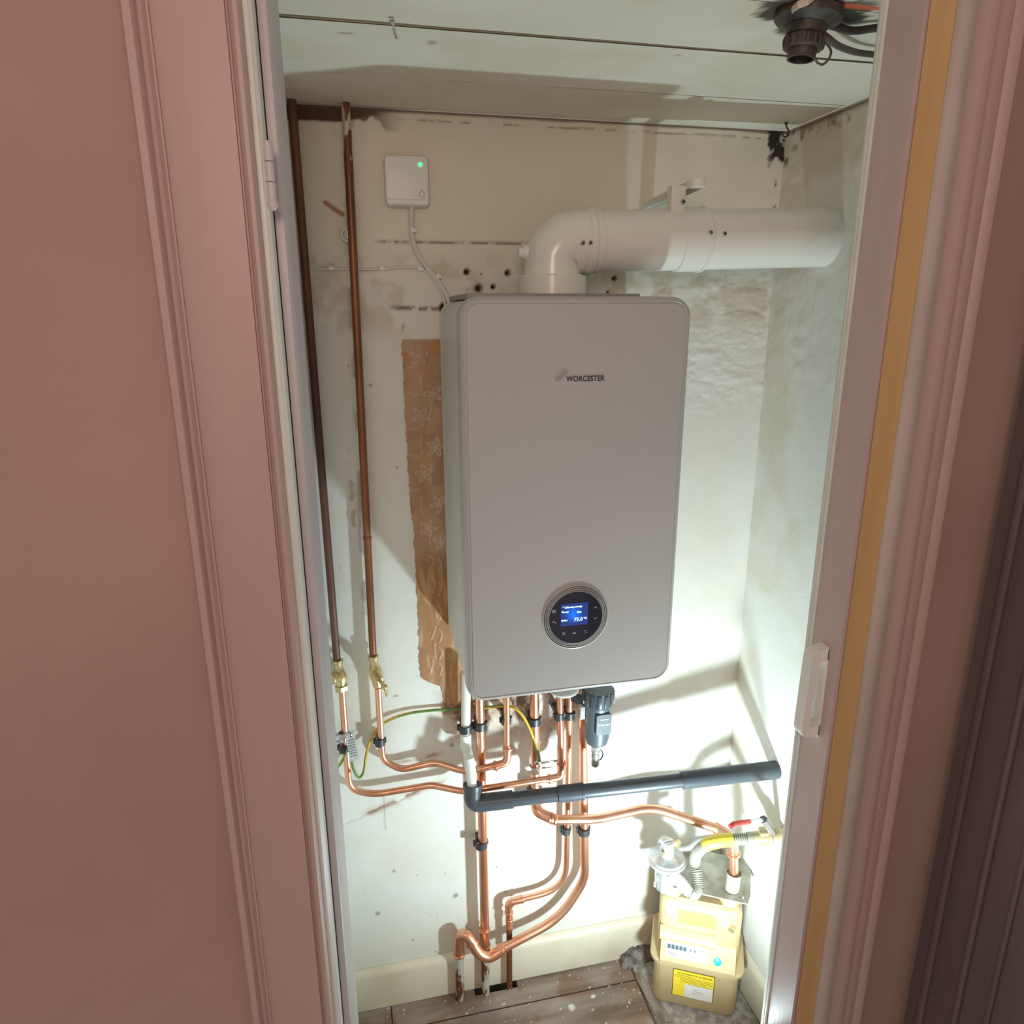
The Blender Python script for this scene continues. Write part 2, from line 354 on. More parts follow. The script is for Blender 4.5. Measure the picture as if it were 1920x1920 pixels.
    for (u0, v0, u1, v1) in ((718, 1480, 722, 1556), (974, 1530, 974, 1600)):
        a, b = px(u0, v0, 0), px(u1, v1, 0); C = wallmix(C, DARK, .32*np.exp(-((x-a.x-.004*(n2-.5))/.0016)**2)*((z < a.z) & (z > b.z)))
    a = px(700, 1000, 0); C = wallmix(C, GREYP, .25*np.exp(-((x-a.x)/.010)**2)*((z < 1.9) & (z > .9))*n2)
    p0, p1 = px(610, 380, 0), px(642, 402, 0); t = np.clip(((x-p0.x)*(p1.x-p0.x)+(z-p0.z)*(p1.z-p0.z))/(p1-p0).length_squared, 0, 1)
    C = wallmix(C, RUST, .9*(1-sstep(.003, .006, np.hypot(x-p0.x-t*(p1.x-p0.x), z-p0.z-t*(p1.z-p0.z)))))
    for u, v, rx, rz in DOTS:
        p = px(u, v, 0); C = wallmix(C, lin(96, 82, 72)[:3], .62*(1-sstep(.35, 1.15, np.hypot((x-p.x)/rx, (z-p.z)/rz)+1.8*(n3-.5))))
    for u, v, r in HOLES:
        p = px(u, v, 0); q = np.hypot(x-p.x, z-p.z); C = wallmix(C, lin(140, 116, 96)[:3], .5*(1-sstep(r*.9, r*1.5, q))); C = wallmix(C, DARK*.6, 1-sstep(r*.55, r*.95, q+.004*(n3-.5)))
    return C
wall_back = sheet('wall_back', (XL, 0, 0), (1,0,0), (0,0,1), XR-XL, ZC, .0026, (0,-1,0), back_disp, back_col, m_wall)

def right_disp(W):
    y, z = W[:, 1], W[:, 2]; d = .001*(fbm(y, z, 7, 60)-.5)
    return d+.0065*(np.abs(fbm(y, z, 24, 62)-.5))*sstep(1.45, 1.6, z)
def right_col(W):
    y, z = W[:, 1], W[:, 2]; n1 = fbm(y, z, 6, 70); n2 = fbm(y, z, 24, 72); n3 = fbm(y, z, 70, 74); C = np.tile(WHITE, (len(y), 1))
    C = wallmix(C, lin(214, 202, 178)[:3], .8*sstep(1.7, 1.9, z)); C = wallmix(C, lin(214, 206, 186)[:3], .6*sstep(.45, .7, n1))
    C = wallmix(C, lin(232, 228, 222)[:3], .8*sstep(1.80, 1.88, z+.05*(n2-.5))*(1-sstep(1.94, 1.98, z+.05*(n1-.5)))*sstep(.44, .56, n1+.25*(n2-.5)+.3*np.clip(-.12-y, 0, .3))*(1-sstep(.0, .05, y+.12)))
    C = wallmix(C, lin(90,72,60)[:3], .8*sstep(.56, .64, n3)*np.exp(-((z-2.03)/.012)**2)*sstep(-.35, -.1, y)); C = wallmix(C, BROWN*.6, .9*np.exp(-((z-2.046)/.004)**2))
    C = wallmix(C, DARK, .8*sstep(.62, .68, n3)*sstep(1.97, 2.0, z)*sstep(-.06, -.01, y))
    for v, rr in ((1443, .034), (None, .066)):
        cy, cz = (-.199, .676) if v else (-.176, 1.828)
        q = np.hypot(y-cy, z-cz); C = wallmix(C, lin(232, 230, 224)[:3], .9*(1-sstep(rr, rr+.012, q+.012*(n2-.5))))
    return C
wall_right = sheet('wall_right', (XR, -.624, 0), (0,1,0), (0,0,1), .624, ZC, .005, (-1,0,0), right_disp, right_col, m_wall)
wall_left = sheet('wall_left', (XL, -.60, 0), (0,1,0), (0,0,1), .60, ZC, .02, (1,0,0), lambda W: .001*(fbm(W[:,1], W[:,2], 8, 80)-.5),
                  lambda W: wallmix(np.tile(WHITE*.95, (len(W), 1)), BEIGE, .6*sstep(1.4, 2.0, W[:,2])), m_wall)

# ceiling of painted boards running left to right
ceiling = make('ceiling', MB().box((XL-.03, -.75, ZC+.016), (XR+.03, .03, ZC+.03)), mat('brown_gap_timber', lin(104, 88, 78), .9), smooth=0); setp(ceiling, kind='structure')
def ceil_col(W):
    x, y = W[:, 0], W[:, 1]; n1 = fbm(x, y, 7, 90); n2 = fbm(x, y, 26, 92); n3 = fbm(x, y, 80, 95)
    C = np.tile(np.array(lin(234, 231, 220)[:3]), (len(x), 1)); C = wallmix(C, lin(218, 208, 186)[:3], .5*sstep(.45, .75, n1))
    p = pZ(1520, 32, ZC); q = np.hypot((x-p.x)*.8, (y-p.y)*1.2); C = wallmix(C, DARK*.8, .97*sstep(.42, .58, n2+.8*(1-q/.085)-.22)*(1-sstep(.055, .115, q)))
    p = pZ(1600, 12, ZC); C = wallmix(C, lin(214, 104, 56)[:3], .95*(1-sstep(.6, 1, np.hypot((x-p.x)/.07, (y-p.y)/.007)+.8*(n3-.5))))
    for u, v, rx, ry in ((648, 63, .012, .002), (630, 137, .045, .0016), (868, 155, .04, .001), (1270, 102, .006, .004), (1300, 113, .003, .002), (810, 80, .006, .010), (842, 2, .004, .001), (1310, 28, .022, .001)):
        p = pZ(u, v, ZC); C = wallmix(C, lin(128, 112, 100)[:3], .7*(1-sstep(.5, 1.1, np.hypot((x-p.x)/rx, (y-p.y)/ry)+.6*(n3-.5))))
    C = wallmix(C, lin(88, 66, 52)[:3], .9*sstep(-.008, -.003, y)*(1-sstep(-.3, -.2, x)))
    return C
V3_ = Vector
joints = [-.735, -.560, -.398, -.186, .012]
slopes = [0, 0, .02, .02, 0]
for i in range(len(joints)-1):
    y0, y1 = joints[i], joints[i+1]; g = .0022 if i < 2 else .0010; sk = -.0065 if i == 2 else 0
    o = sheet('ceiling_board', (XL, y0+g-sk, ZC+(.0012 if i % 2 else 0)), (1,sk,0), (0,1,0), XR-XL, y1-y0-2*g+sk, .006, (0,0,-1), lambda W: .0006*(fbm(W[:,0]*.3, W[:,1], 30, 97)-.5), ceil_col, m_ceil, parent=ceiling)
    # board edges
    make('board_edge', MB().prism([V3_((XL, y0+g-sk, ZC+.0016)), V3_((XR, y0+g, ZC+.0016)), V3_((XR, y1-g, ZC+.0016)), V3_((XL, y1-g, ZC+.0016))], (0,0,0), (0,0,.0135)), m_skirt, ceiling, smooth=0)

# floor
floor = make('floor', MB().box((XL-.03, -.75, -.05), (XR+.03, .03, -.028)), m_hole, smooth=0); setp(floor, kind='structure')
def floor_col(W):
    x, y = W[:, 0], W[:, 1]; n1 = fbm(x*.4, y, 14, 100); n2 = fbm(x, y, 12, 102); n3 = fbm(x, y, 150, 104)
    C = np.tile(np.array(lin(158, 144, 134)[:3]), (len(x), 1)); C = wallmix(C, lin(140, 108, 84)[:3], .8*sstep(.5, .66, n2)); C = wallmix(C, lin(120, 104, 94)[:3], .6*sstep(.5, .7, n1))
    C = wallmix(C, lin(230, 226, 220)[:3], sstep(.80, .84, n3))
    for u, v, r in ((1072, 1889, .010), (945, 1883, .004), (1112, 1868, .005), (600, 1900, .003), (1180, 1880, .004)):
        p = pZ(u, v, 0); C = wallmix(C, lin(226, 222, 218)[:3], 1-sstep(.7, 1.1, np.hypot(x-p.x, y-p.y)/r+.6*(n3-.5)))
    return C
def fboard(x0, x1, y0, y1, z=0.0):
    o = sheet('floorboard', (x0, y0, z), (1,0,0), (0,1,0), x1-x0, y1-y0, .004, (0,0,1), lambda W: .0014*(fbm(W[:,0]*.25, W[:,1], 40, 106)-.5), floor_col, m_floor, parent=floor)
    make('board_edge', MB().box((x0, y0, -.028), (x1, y1, z-.0022)), mat('raw_board_edge', lin(92, 72, 58), .9), floor, smooth=0)
hx0, hx1 = -.158, -.045      # ragged hole where the old pipes drop
fboard(XL, -.372, -.083, .0); fboard(-.3695, hx0, -.083, .0); fboard(hx0, hx1, -.083, -.036); fboard(hx1, .262, -.083, .0)
fboard(XL, .262, -.225, -.0865, .0); fboard(XL, .262, -.40, -.2285); fboard(XL, .262, -.73, -.4035)
fboard(.2655, XR, -.73, 0.0, -.004)
# baseboards
def skirt(name, M, L):
    pr = [(0, 0), (.016, 0), (.016, .098), (.013, .108), (.006, .114), (0, .116)]
    mb = MB(); n = len(pr)
    v = [M @ Vector((0, -a, b)) for a, b in pr]+[M @ Vector((L, -a, b)) for a, b in pr]
    mb.add(v, [(i, (i+1) % n, n+(i+1) % n, n+i) for i in range(n)]+[tuple(range(n)), tuple(range(n, 2*n))])
    return setp(make(name, mb, m_skirt), kind='structure')
skirt('baseboard_back', Matrix.Translation((XL, -.001, .001)), XR-XL)
skirt('baseboard_right', Matrix.Translation((XR-.001, -.018, .001)) @ Matrix.Rotation(math.radians(-90), 4, 'Z'), .56)

# hall side: wall with the door opening, jambs, stops and architraves
ZT = 2.09
def ux(u, Y, row=600): return px(u, row, Y).x
xo, xi = ux(300, -.70), ux(507, -.70)
xr = .25
mb = MB().box((-2.4, -.684, 0), (ux(503, -.684), -.585, 2.6)); mb.box((.262, -.684, 0), (1.3, -.624, 2.6)); mb.box((ux(503, -.684), -.684, ZT), (.262, -.624, 2.6))
setp(make('wall_front', mb, m_hall, smooth=0), kind='structure')
prof = [(300,-.6845),(300,-.700),(304,-.706),(318,-.7065),(324,-.704),(330,-.698),(337,-.6965),(342,-.699),(345,-.7025),(349,-.703),(350,-.700),(353,-.699),
        (477,-.699),(479,-.695),(482,-.695),(485,-.702),(491,-.7065),(498,-.7065),(504,-.703),(507,-.697),(507,-.6845)]
setp(make('trim_1', MB().extrude_xy([(ux(u, Y), Y) for u, Y in prof], 0, ZT+.12), m_gloss, smooth=40), 'pinkish white moulded architrave left of the cupboard opening', kind='structure')
x0, x1 = ux(503, -.684)+.0005, ux(524, -.690)
pj = [(x0, -.6845), (x0, -.692), (x0+.003, -.6945), (x1-.004, -.6945), (x1, -.690), (x1, -.58), (x0, -.58)]
setp(make('trim_2', MB().extrude_xy(pj, 0, ZT), m_edge, smooth=40), 'pale left door lining edge beside the hinge', kind='structure')
x2, x3 = ux(529, -.655), ux(551, -.655)
ps = [(x1+.0012, -.655), (x3-.002, -.655), (x3, -.652), (ux(566, -.60), -.60), (ux(566, -.60), -.575), (x1+.0012, -.575)]
setp(make('trim_3', MB().extrude_xy(ps, 0, ZT), m_gloss2, smooth=40), 'lavender grey door stop on the left lining', kind='structure')
# right jamb (faces left), its inner bead, then the right architrave
pr_ = [(xr, -.698), (xr+.014, -.700), (xr+.03, -.700), (xr+.03, -.58), (xr+.005, -.58), (xr, -.64)]
setp(make('trim_4', MB().extrude_xy([(.250,-.6975),(.262,-.6985),(.262,-.640),(.250,-.640)], 0, ZT), m_pinkj, smooth=40), 'mauve grey right door lining carrying the pull handle', kind='structure')
mb = MB().extrude_xy([(.262,-.6392),(.2494,-.6392),(.2486,-.6378),(.2486,-.6335),(.2512,-.6325),(.2512,-.6312),(.2490,-.6302),(.2490,-.6258),(.2500,-.6240),(.262,-.6240)], 0, ZT)
setp(make('trim_5', mb, m_edge, smooth=40), 'pale double beaded strip along the right lining inner edge', kind='structure')
X7 = lambda u: px(u, 1000, -.70).x
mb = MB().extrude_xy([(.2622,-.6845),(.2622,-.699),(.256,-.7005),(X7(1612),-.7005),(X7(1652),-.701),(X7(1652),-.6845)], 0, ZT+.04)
setp(make('trim_6', mb, m_yellow, smooth=40), 'right architrave flat, warm bounce light painted in as ochre', kind='structure')
pr2 = [(1653,-.6845),(1653,-.701),(1657,-.707),(1664,-.7085),(1672,-.7085),(1680,-.706),(1684,-.699),(1684,-.6845)]
setp(make('trim_7', MB().extrude_xy([(X7(u), Y) for u, Y in pr2], 0, ZT+.12), m_bead, smooth=40), 'pale raised bead along the right architrave', kind='structure')
pr3 = [(1684.5,-.6845),(1684.5,-.697),(1690,-.696),(1699,-.697),(1706,-.701),(1716,-.703),(1721,-.7015),(1724,-.697),(1728,-.6965),
       (1731,-.700),(1740,-.701),(1746,-.699),(1752,-.7035),(1760,-.704),(1764,-.700),(1764,-.6845)]
setp(make('trim_9', MB().extrude_xy([(X7(u), Y) for u, Y in pr3], 0, ZT+.12), m_gloss, smooth=40), 'moulded outer band of the right architrave', kind='structure')
# head of the opening (above the picture)
setp(make('trim_8', MB().box((x0, -.70, ZT), (.262, -.684, ZT+.12), .004), m_gloss), kind='structure')
# open door along the right of the hall, hall shade painted into its tone
dx = X7(1852)
dr = MB().box((dx, -1.46, .01), (dx+.038, -.708, 2.03), .003)
do = make('door_1', dr, m_mauve, origin=(dx, -.71, .01)); setp(do, 'mauve door standing open at far right, hall shade in its colour', kind='structure')
dm = MB().box((dx-.006, -.745, .05), (dx+.0, -.735, 1.98), .002); dm.box((dx-.006, -.80, .05), (dx, -.792, 1.98), .002); dm.box((dx-.004, -.845, .05), (dx, -.838, 1.98), .0015)
make('panel_moulding', dm, m_mauve, do)

# ---------------------------------------------------------------- wall-hung boiler
t = thing('wall_boiler', (0, -.15, 1.0), 'white wall-hung gas boiler with rounded front and round display', 'boiler')
BM = Matrix.Translation((0, 0, 1.36))
cs = MB().rrloft(.392, .712, .030, [(.004,-.004),(.004,-.014),(0,-.014),(0,-.026),(.0018,-.0265),(.0018,-.0285),(0,-.029),(0,-.034),(.0018,-.0345),(.0018,-.0365),(0,-.037),(0,-.262),(.003,-.264),(.003,-.272)], BM)
make('casing', cs, m_boiler2, t)
fp = MB().rrloft(.400, .720, .034, [(.004,-.268),(0,-.270),(0,-.288),(.0015,-.2945),(.005,-.2985),(.0085,-.300),(.0095,-.2990),(.0112,-.2990),(.0122,-.3002)], BM)
front = make('front_panel', fp, m_boiler, t)
make('top_plate', MB().box((-.178, -.25, 1.7165), (.125, -.03, 1.7255), .002), m_grey, t)
make('underside_tray', MB().box((-.165, -.235, .984), (.165, -.03, 1.0045), .003), m_grey, t)
make('drain_bowl', MB().sphere(px(1057, 1291, -.12), .034, 20, sc=(1, 1, .42)), m_boiler, t)
# display
dc = px(1079, 1157, -.3002)
dp = make('control_display', MB().lathe(dc, (0,-1,0), [(-.002,.0640),(.0008,.0638),(.0022,.0622),(.0024,.0612),(.0002,.0606),(.0002,.0594),(.0024,.0588),(.0026,.0578),(.0004,.0572),(.0004,.0560),(.0028,.0554),(.0030,.0544),(.0006,.0538),(.0006,.0528),(.0032,.0522),(.0034,.0514),(.0016,.0508)], 72), m_chrome if False else m_boiler, t)
make('bezel_groove_shade', MB().lathe(dc, (0,-1,0), [(-.001,.0630),(.0007,.0630),(.0007,.0512),(-.001,.0512)], 72, close=False), mat('bezel_shadow_gap', lin(70, 68, 66), .5), dp)  # flat dark ring paints the shade inside the bezel grooves
gl = make('display_glass', MB().lathe(dc, (0,-1,0), [(-.001,.0518),(.0024,.0516),(.0030,.0506),(.0031,.049),(.0031,.001)], 64), m_glass, dp)
def dpx(u, v): return px(u, v, dc.y-.0036)
FM = lambda p: Matrix.Translation(p) @ Matrix.Rotation(math.radians(90), 4, 'X')
s0, s1 = dpx(1052, 1133.5), dpx(1101.5, 1170)
scr = MB().box((s0.x, dc.y-.0036, s1.z), (s1.x, dc.y-.0028, s0.z))
ms = MATS['blue_lit_screen']; N, L = ms.node_tree.nodes, ms.node_tree.links; b = N['Principled BSDF']
g = N.new('ShaderNodeNewGeometry'); vd = N.new('ShaderNodeVectorMath'); vd.operation = 'DISTANCE'; vd.inputs[1].default_value = dpx(1076, 1152)
L.new(g.outputs['Position'], vd.inputs[0]); r = N.new('ShaderNodeValToRGB'); mm = N.new('ShaderNodeMath'); mm.operation = 'MULTIPLY'; mm.inputs[1].default_value = 52
L.new(vd.outputs['Value'], mm.inputs[0]); L.new(mm.outputs[0], r.inputs[0]); L.new(r.outputs[0], b.inputs['Emission Color']); b.inputs['Emission Strength'].default_value = .9
r.color_ramp.elements[0].color = (.0, .22, 1, 1); r.color_ramp.elements[1].color = (.018, .03, .10, 1); r.color_ramp.elements[1].position = .95
make('lit_screen', scr, ms, dp, smooth=0)
for s, u, v, size in (('Chimney sweep', 1058.5, 1141, .0052), ('Power', 1053, 1150, .0052), ('Max.', 1082, 1149, .0046), ('Boiler', 1052.5, 1165.5, .0050), ('75.0', 1076, 1165, .0098), ('°C', 1094, 1161, .0058)):
    make('screen_text', textmesh(s, size, FM(px(u, v, dc.y-.0038)), .0001, bold=.00010), m_scrt, dp, smooth=0)
make('screen_text', MB().sphere(px(1056, 1138.5, dc.y-.0038), .0010, 8), m_scrt, dp)
def stroke(pts, r=.00035): return MB().sweep([px(u, v, dc.y-.0036) for u, v in pts], r, 6)
make('icon', stroke([(1113,1141),(1116.5,1137),(1120,1140.5)]), m_icon, dp); make('icon', stroke([(1113,1157.5),(1116.5,1161),(1120,1157)]), m_icon, dp)
ib = MB()
for k in range(3): ib.sweep([px(1054, 1186+2*k, dc.y-.0036), px(1060, 1185.4+2*k, dc.y-.0036)], .00035, 6)
make('icon', ib, m_icon, dp)
make('icon', textmesh('ok', .0066, FM(px(1073.5, 1189, dc.y-.0036)), .0001), m_icon, dp, smooth=0)
make('icon', stroke([(1095,1183),(1100,1182.5),(1100,1186),(1096.5,1187)]), m_icon, dp)
ib = MB()
for k in range(4): ib.sweep([px(1035.6+1.8*k, 1144.5, dc.y-.0036), px(1035.8+1.8*k, 1149.5, dc.y-.0036)], .00035, 6)
ib.sweep([px(1035, 1144.5, dc.y-.0036), px(1042, 1144.2, dc.y-.0036)], .00035, 6); make('icon', ib, m_icon, dp)
ib = stroke([(1035.5,1167),(1039,1166),(1041,1167),(1042,1169)], .0005); ib.sweep([px(1037.5, 1166, dc.y-.0036), px(1037.5, 1163.8, dc.y-.0036)], .0004, 6); make('icon', ib, m_icon, dp)
# badge
lw = px(1061.5, 715.5, -.3003)
tm = textmesh('WORCESTER', .0128, FM(lw), .0005, bold=.00016); xs = [p.x for p in tm.v]; k = (px(1133.5, 715, -.3003).x-lw.x)/(max(xs)-lw.x)
for p in tm.v: p.x = lw.x+(p.x-lw.x)*k
make('badge_lettering', tm, m_ink, t, smooth=0)
sw = MB()
for dv in (0, 5.5):
    sw.sweep(smooth_path([px(u, v+dv, -.3008) for u, v in ((1040, 708.5), (1044, 709.5), (1050, 706), (1056, 700.5), (1061, 697), (1066, 696.3))]), [.0002+.0008*math.sin(math.pi*i/40) for i in range(41)], 8)
make('badge_swoosh', sw, m_chrome, t)

# ---------------------------------------------------------------- flue
FY = -.15; fa = Vector((-.006, FY, 1.816)); fe = Vector((XR+.01, FY-.02, 1.831)); fd = (fe-fa).normalized()
t = thing('boiler_flue', (fa.x, FY, 1.726), 'white enamelled flue elbow and pipe rising from boiler to right wall', 'flue pipe')
R0 = .0530
el = MB().lathe((fa.x, FY, 1.7265), (0,0,1), [(0,.0620),(.030,.0620),(.032,.0600),(.033,.0560)], 40)
make('base_socket', el, m_flue, t)
pts = [Vector((fa.x, FY, 1.745)), Vector((fa.x, FY, 1.775))]
for k in range(1, 8):
    a = math.pi/2*k/8; pts.append(Vector((fa.x+.036*(1-math.cos(a)), FY, 1.780+.036*math.sin(a))))
pts += [fa+fd*.040, fa+fd*.062]
make('elbow', MB().sweep(pts, [.0530,.0500]+[.0500+.0045*min(1,k/6) for k in range(1,8)]+[R0+.002]*2, 40), m_flue, t)
def ring(a, b, r, e=.0015): return MB().lathe(fa+fd*a, fd, [(0, r-e), (e, r), (b-a-e, r), (b-a, r-e)], 48)
make('socket_bead', ring(.057, .071, R0+.0045, .002), m_flue, t); make('socket_bead', ring(.071, .084, R0+.0025), m_flue, t)
make('pipe_section', ring(.080, .238, R0+.0005), m_flue, t); make('pipe_section', ring(.232, .282, R0+.003), m_flue, t)
make('socket_bead', ring(.276, .285, R0+.0052, .003), m_flue, t); make('pipe_section', ring(.281, (fe-fa).length, R0), m_flue, t)
def screw(p, n, parent, r=.0042, name='screw'):
    n = Vector(n).normalized(); mb = MB().lathe(Vector(p), n, [(-.002, r*.9), (0, r), (.0012, r*.9), (.002, r*.4)], 14)
    e1 = n.cross(Vector((0,0,1))).normalized(); e2 = n.cross(e1)
    o = make(name, mb, m_screw, parent)
    sl = MB()
    for e in (e1, e2): sl.sweep([Vector(p)+n*.0021-e*r*.6, Vector(p)+n*.0021+e*r*.6], r*.16, 4)
    make('screw_slot', sl, m_hole, o); return o
def onflue(u, v, rr):
    lo = px(u, v, FY-.06); d = (lo-Vector(CAMP)).normalized(); best = None
    for k in range(200):
        p = lo+d*(-.02+.0006*k); a = (p-fa); rad = (a-fd*a.dot(fd))
        if rad.length <= rr: return p, rad.normalized()
    return lo, Vector((0,-1,0))
for u, v, rr in ((1093,455,R0+.0045),(1107,455,R0+.0025),(1333,436,R0+.0055),(1359,438,R0+.0008)):
    p, n = onflue(u, v, rr); screw(p, n, t)
p = Vector((fa.x-R0+.008, FY, 1.797)); make('test_point_cap', MB().cyl(p+Vector((.004,0,0)), p+Vector((-.010,0,0)), .014, .012, 20).cyl(p+Vector((-.010,0,0)), p+Vector((-.018,0,0)), .0095, .009, 16), m_whitep, t)

# flue bracket
b0 = px(1212, 385, -.002); b1 = px(1308, 339, -.20)
t = thing('flue_bracket', b0, 'white angled wall bracket above the flue pipe', 'bracket')
d = (b1-b0).normalized(); sd = d.cross(Vector((0,0,1))).normalized(); up = sd.cross(d)
ch = MB(); W = .0135
for s_ in (-1, 1):
    ch.prism([b0+sd*s_*W, b0+sd*s_*(W-.0016), b0+sd*s_*(W-.0016)+up*-.011, b0+sd*s_*W+up*-.011], (0,0,0), b1-b0)
ch.prism([b0-sd*W, b0+sd*W, b0+sd*W+up*.0016, b0-sd*W+up*.0016], (0,0,0), b1-b0); ch.lathe(b1-up*.0110, up, [(0, W), (.0126, W)], 20)
make('arm', ch, m_flue, t)
make('wall_foot', MB().box(b0+Vector((-.014, -.0005, -.030)), b0+Vector((.014, .0, .006)), 0), m_flue, t)
hp = px(1272, 378, -.185); hb = Vector((hp.x, hp.y, fa.z+R0+.002))
hg = MB().box((hp.x-.0125, -.187, fa.z+R0-.006), (hp.x+.0125, -.1845, hp.z+.026), .0008); hg.box((hp.x-.0145, -.187, fa.z+R0-.004), (hp.x-.0125, -.168, hp.z+.026), 0)
hg_ = make('hanger_strap', hg, m_flue, t); screw(px(1281, 378, -.1875), (0,-1,0), t, .0045)

# ---------------------------------------------------------------- wireless receiver, its cable and the thin cable
c0, c1 = px(719, 288, -.024), px(806, 388, -.024); cc = (c0+c1)/2
t = thing('wireless_receiver', (cc.x, 0, c1.z), 'small white square receiver with green light on the back wall', 'receiver')
RM = Matrix.Translation((cc.x, 0, cc.z))
make('housing', MB().rrloft(c1.x-c0.x, c0.z-c1.z, .010, [(.002,-.001),(0,-.004),(0,-.0195),(.002,-.0235),(.005,-.0245)], RM), m_whitep, t)
make('foot_ridge', MB().rrloft(c1.x-c0.x-.004, .010, .004, [(0,-.012),(0,-.0262),(.002,-.028)], Matrix.Translation((cc.x, 0, c1.z+.007))), m_whitep, t)
make('status_light', MB().sphere(px(788, 308, -.0245), .0034, 12, sc=(1, .5, 1)), m_led, t)
bp = px(791, 364.5, -.0246); make('button_ring', MB().lathe(bp, (0,-1,0), [(-.001,.0052),(.0004,.0052),(.0006,.0049),(.0004,.0046),(-.001,.0046)], 28, close=False), mat('grey_print', lin(96,94,92), .5), t)
make('signal_mark', MB().sweep(smooth_path([px(789.5,356.5,-.0248), px(791,355,-.0248), px(792.5,356.3,-.0248)], 4), .0003, 6), MATS['grey_print'], t)
def cable(name, pts, r, label, mtl, clips=(), cat='cable', group=None):
    pts = smooth_path(pts); lo = min(pts, key=lambda q: q.z); th = thing(name, (lo.x, lo.y, lo.z), label, cat, group)
    make('sheath', MB().sweep(pts, r, 10), mtl, th)
    for u, v, dz in clips:
        p = px(u, v, -.004); q = make('cable_clip', MB().box((p.x-.0055, -.0115 if r > .003 else -.008, p.z-.004), (p.x+.0055, -.0005, p.z+.004), .001), m_whitep, th)
        make('clip_nail', MB().lathe((p.x+.003, -.0115 if r > .003 else -.008, p.z+.003), (0,-1,0), [(0,.0016),(.001,.0012)], 8), m_screw, q)
    return th
cable('receiver_cable', [px(u, v, Y) for u, v, Y in ((772,386,-.010),(771,415,-.006),(774,450,-.0055),(784,478,-.0055),(803,504,-.0055),(824,530,-.0055),(838,556,-.006),(848,584,-.02))], .0050, 'thick white cable dropping from the wireless receiver to the boiler', m_cable, ((776,432,0),(823,518,0)))
cable('bell_wire', [px(u, v, Y) for u, v, Y in ((588,506,-.002),(618,504,-.003),(668,505,-.0035),(716,504,-.003),(760,501,-.003),(790,505,-.003),(808,517,-.004),(824,541,-.005),(833,565,-.006),(836,582,-.012))], .0026, 'thin white cable running level across the back wall behind the pipes', m_cable, ((622,503,0),(717,503,0),(789,504,0)))

# ---------------------------------------------------------------- pipework
def collar(a, d, r, L=.016, wide=.0040):
    """capillary fitting cup with a solder ring, centred on a, along d"""
    d = Vector(d).normalized(); a = Vector(a)-d*L/2
    return MB().lathe(a, d, [(0, r), (.0004, r+.0012), (L*.30, r+.0012), (L*.36, r+wide), (L*.64, r+wide), (L*.70, r+.0012), (L-.0004, r+.0012), (L, r)], 20)
def pipe(name, label, runs, fittings=(), group='copper pipes', cat='pipe'):
    """runs: (part name, points, radius, bend radius, material)"""
    allp = [Vector(p) for r_ in runs for p in r_[1]]; lo = min(allp, key=lambda q: q.z)
    th = thing(name, tuple(lo), label, cat, group)
    for nm, pts, r, br, mtl in runs: make(nm, MB().sweep(fillet(pts, br), r, 18), mtl, th)
    for nm, mbx, mtl in fittings: make(nm, mbx, mtl, th)
    return th
V3 = Vector
P1a, P1b = px(547, 190, -.020), px(632, 1240, -.022)
P2a, P2b = px(648, 196, -.020), px(700, 1236, -.022)
mid2 = P2a+(P2b-P2a)*.11; low2 = P2a+(P2b-P2a)*.745
pipe('old_supply_pipe', 'tarnished dark brown copper pipe at the far left, running up to ceiling', [('tube', [P1a+V3((0,0,.01)), P1b], .0080, .01, m_oldcop2)])
pipe('old_supply_pipe', 'tarnished copper pipe second from left with white paint flakes near ceiling', [('tube', [mid2, P2b], .0078, .01, m_oldcop), ('paint_flaked_end', [P2a+V3((0,0,.01)), mid2], .0079, .01, m_paintcop)],
     [('solder_joint', collar(low2, P2b-P2a, .0079, .007, .0008), m_oldcop)])
# branch from the left valve to the boiler
Y1 = -.026; YF = -.066
A = [px(641,1290,Y1), px(655,1480,Y1), px(700,1490,Y1), px(808,1472,Y1), px(868,1484,-.050), px(905,1479,YF), px(1053,1456,YF), px(1050,1300,YF+.02)]
pipe('copper_branch_pipe', 'lower bright copper branch from the left stop valve to the boiler', [('tube', A, .0075, [.05,.2,.06,.06,.1,.022], m_copper)],
     [('elbow_cup', collar(px(1030,1460,YF), A[6]-A[5], .0080, .014), m_copper), ('elbow_cup', collar(px(1053,1432,YF+.003), A[7]-A[6], .0080, .014), m_copper),
      ('elbow', MB().sweep(fillet([px(1030,1460,YF), A[6], px(1053,1430,YF+.003)], .022), .0092, 16), m_copper)])
B = [px(709,1290,Y1), px(717,1424,Y1), px(752,1444,Y1), px(815,1429,Y1), px(868,1446,-.050), px(905,1441,YF), px(951,1430,YF), px(950,1300,YF+.02)]
pipe('copper_branch_pipe', 'upper bright copper branch from the second stop valve to the boiler', [('tube', B, .0075, [.04,.05,.06,.06,.1,.02], m_copper)],
     [('elbow_cup', collar(px(929,1436,YF), B[6]-B[5], .0080, .014), m_copper), ('elbow_cup', collar(px(952,1403,YF+.004), B[7]-B[6], .0080, .014), m_copper),
      ('elbow', MB().sweep(fillet([px(928,1436,YF), B[6], px(952,1402,YF+.004)], .020), .0092, 16), m_copper)])
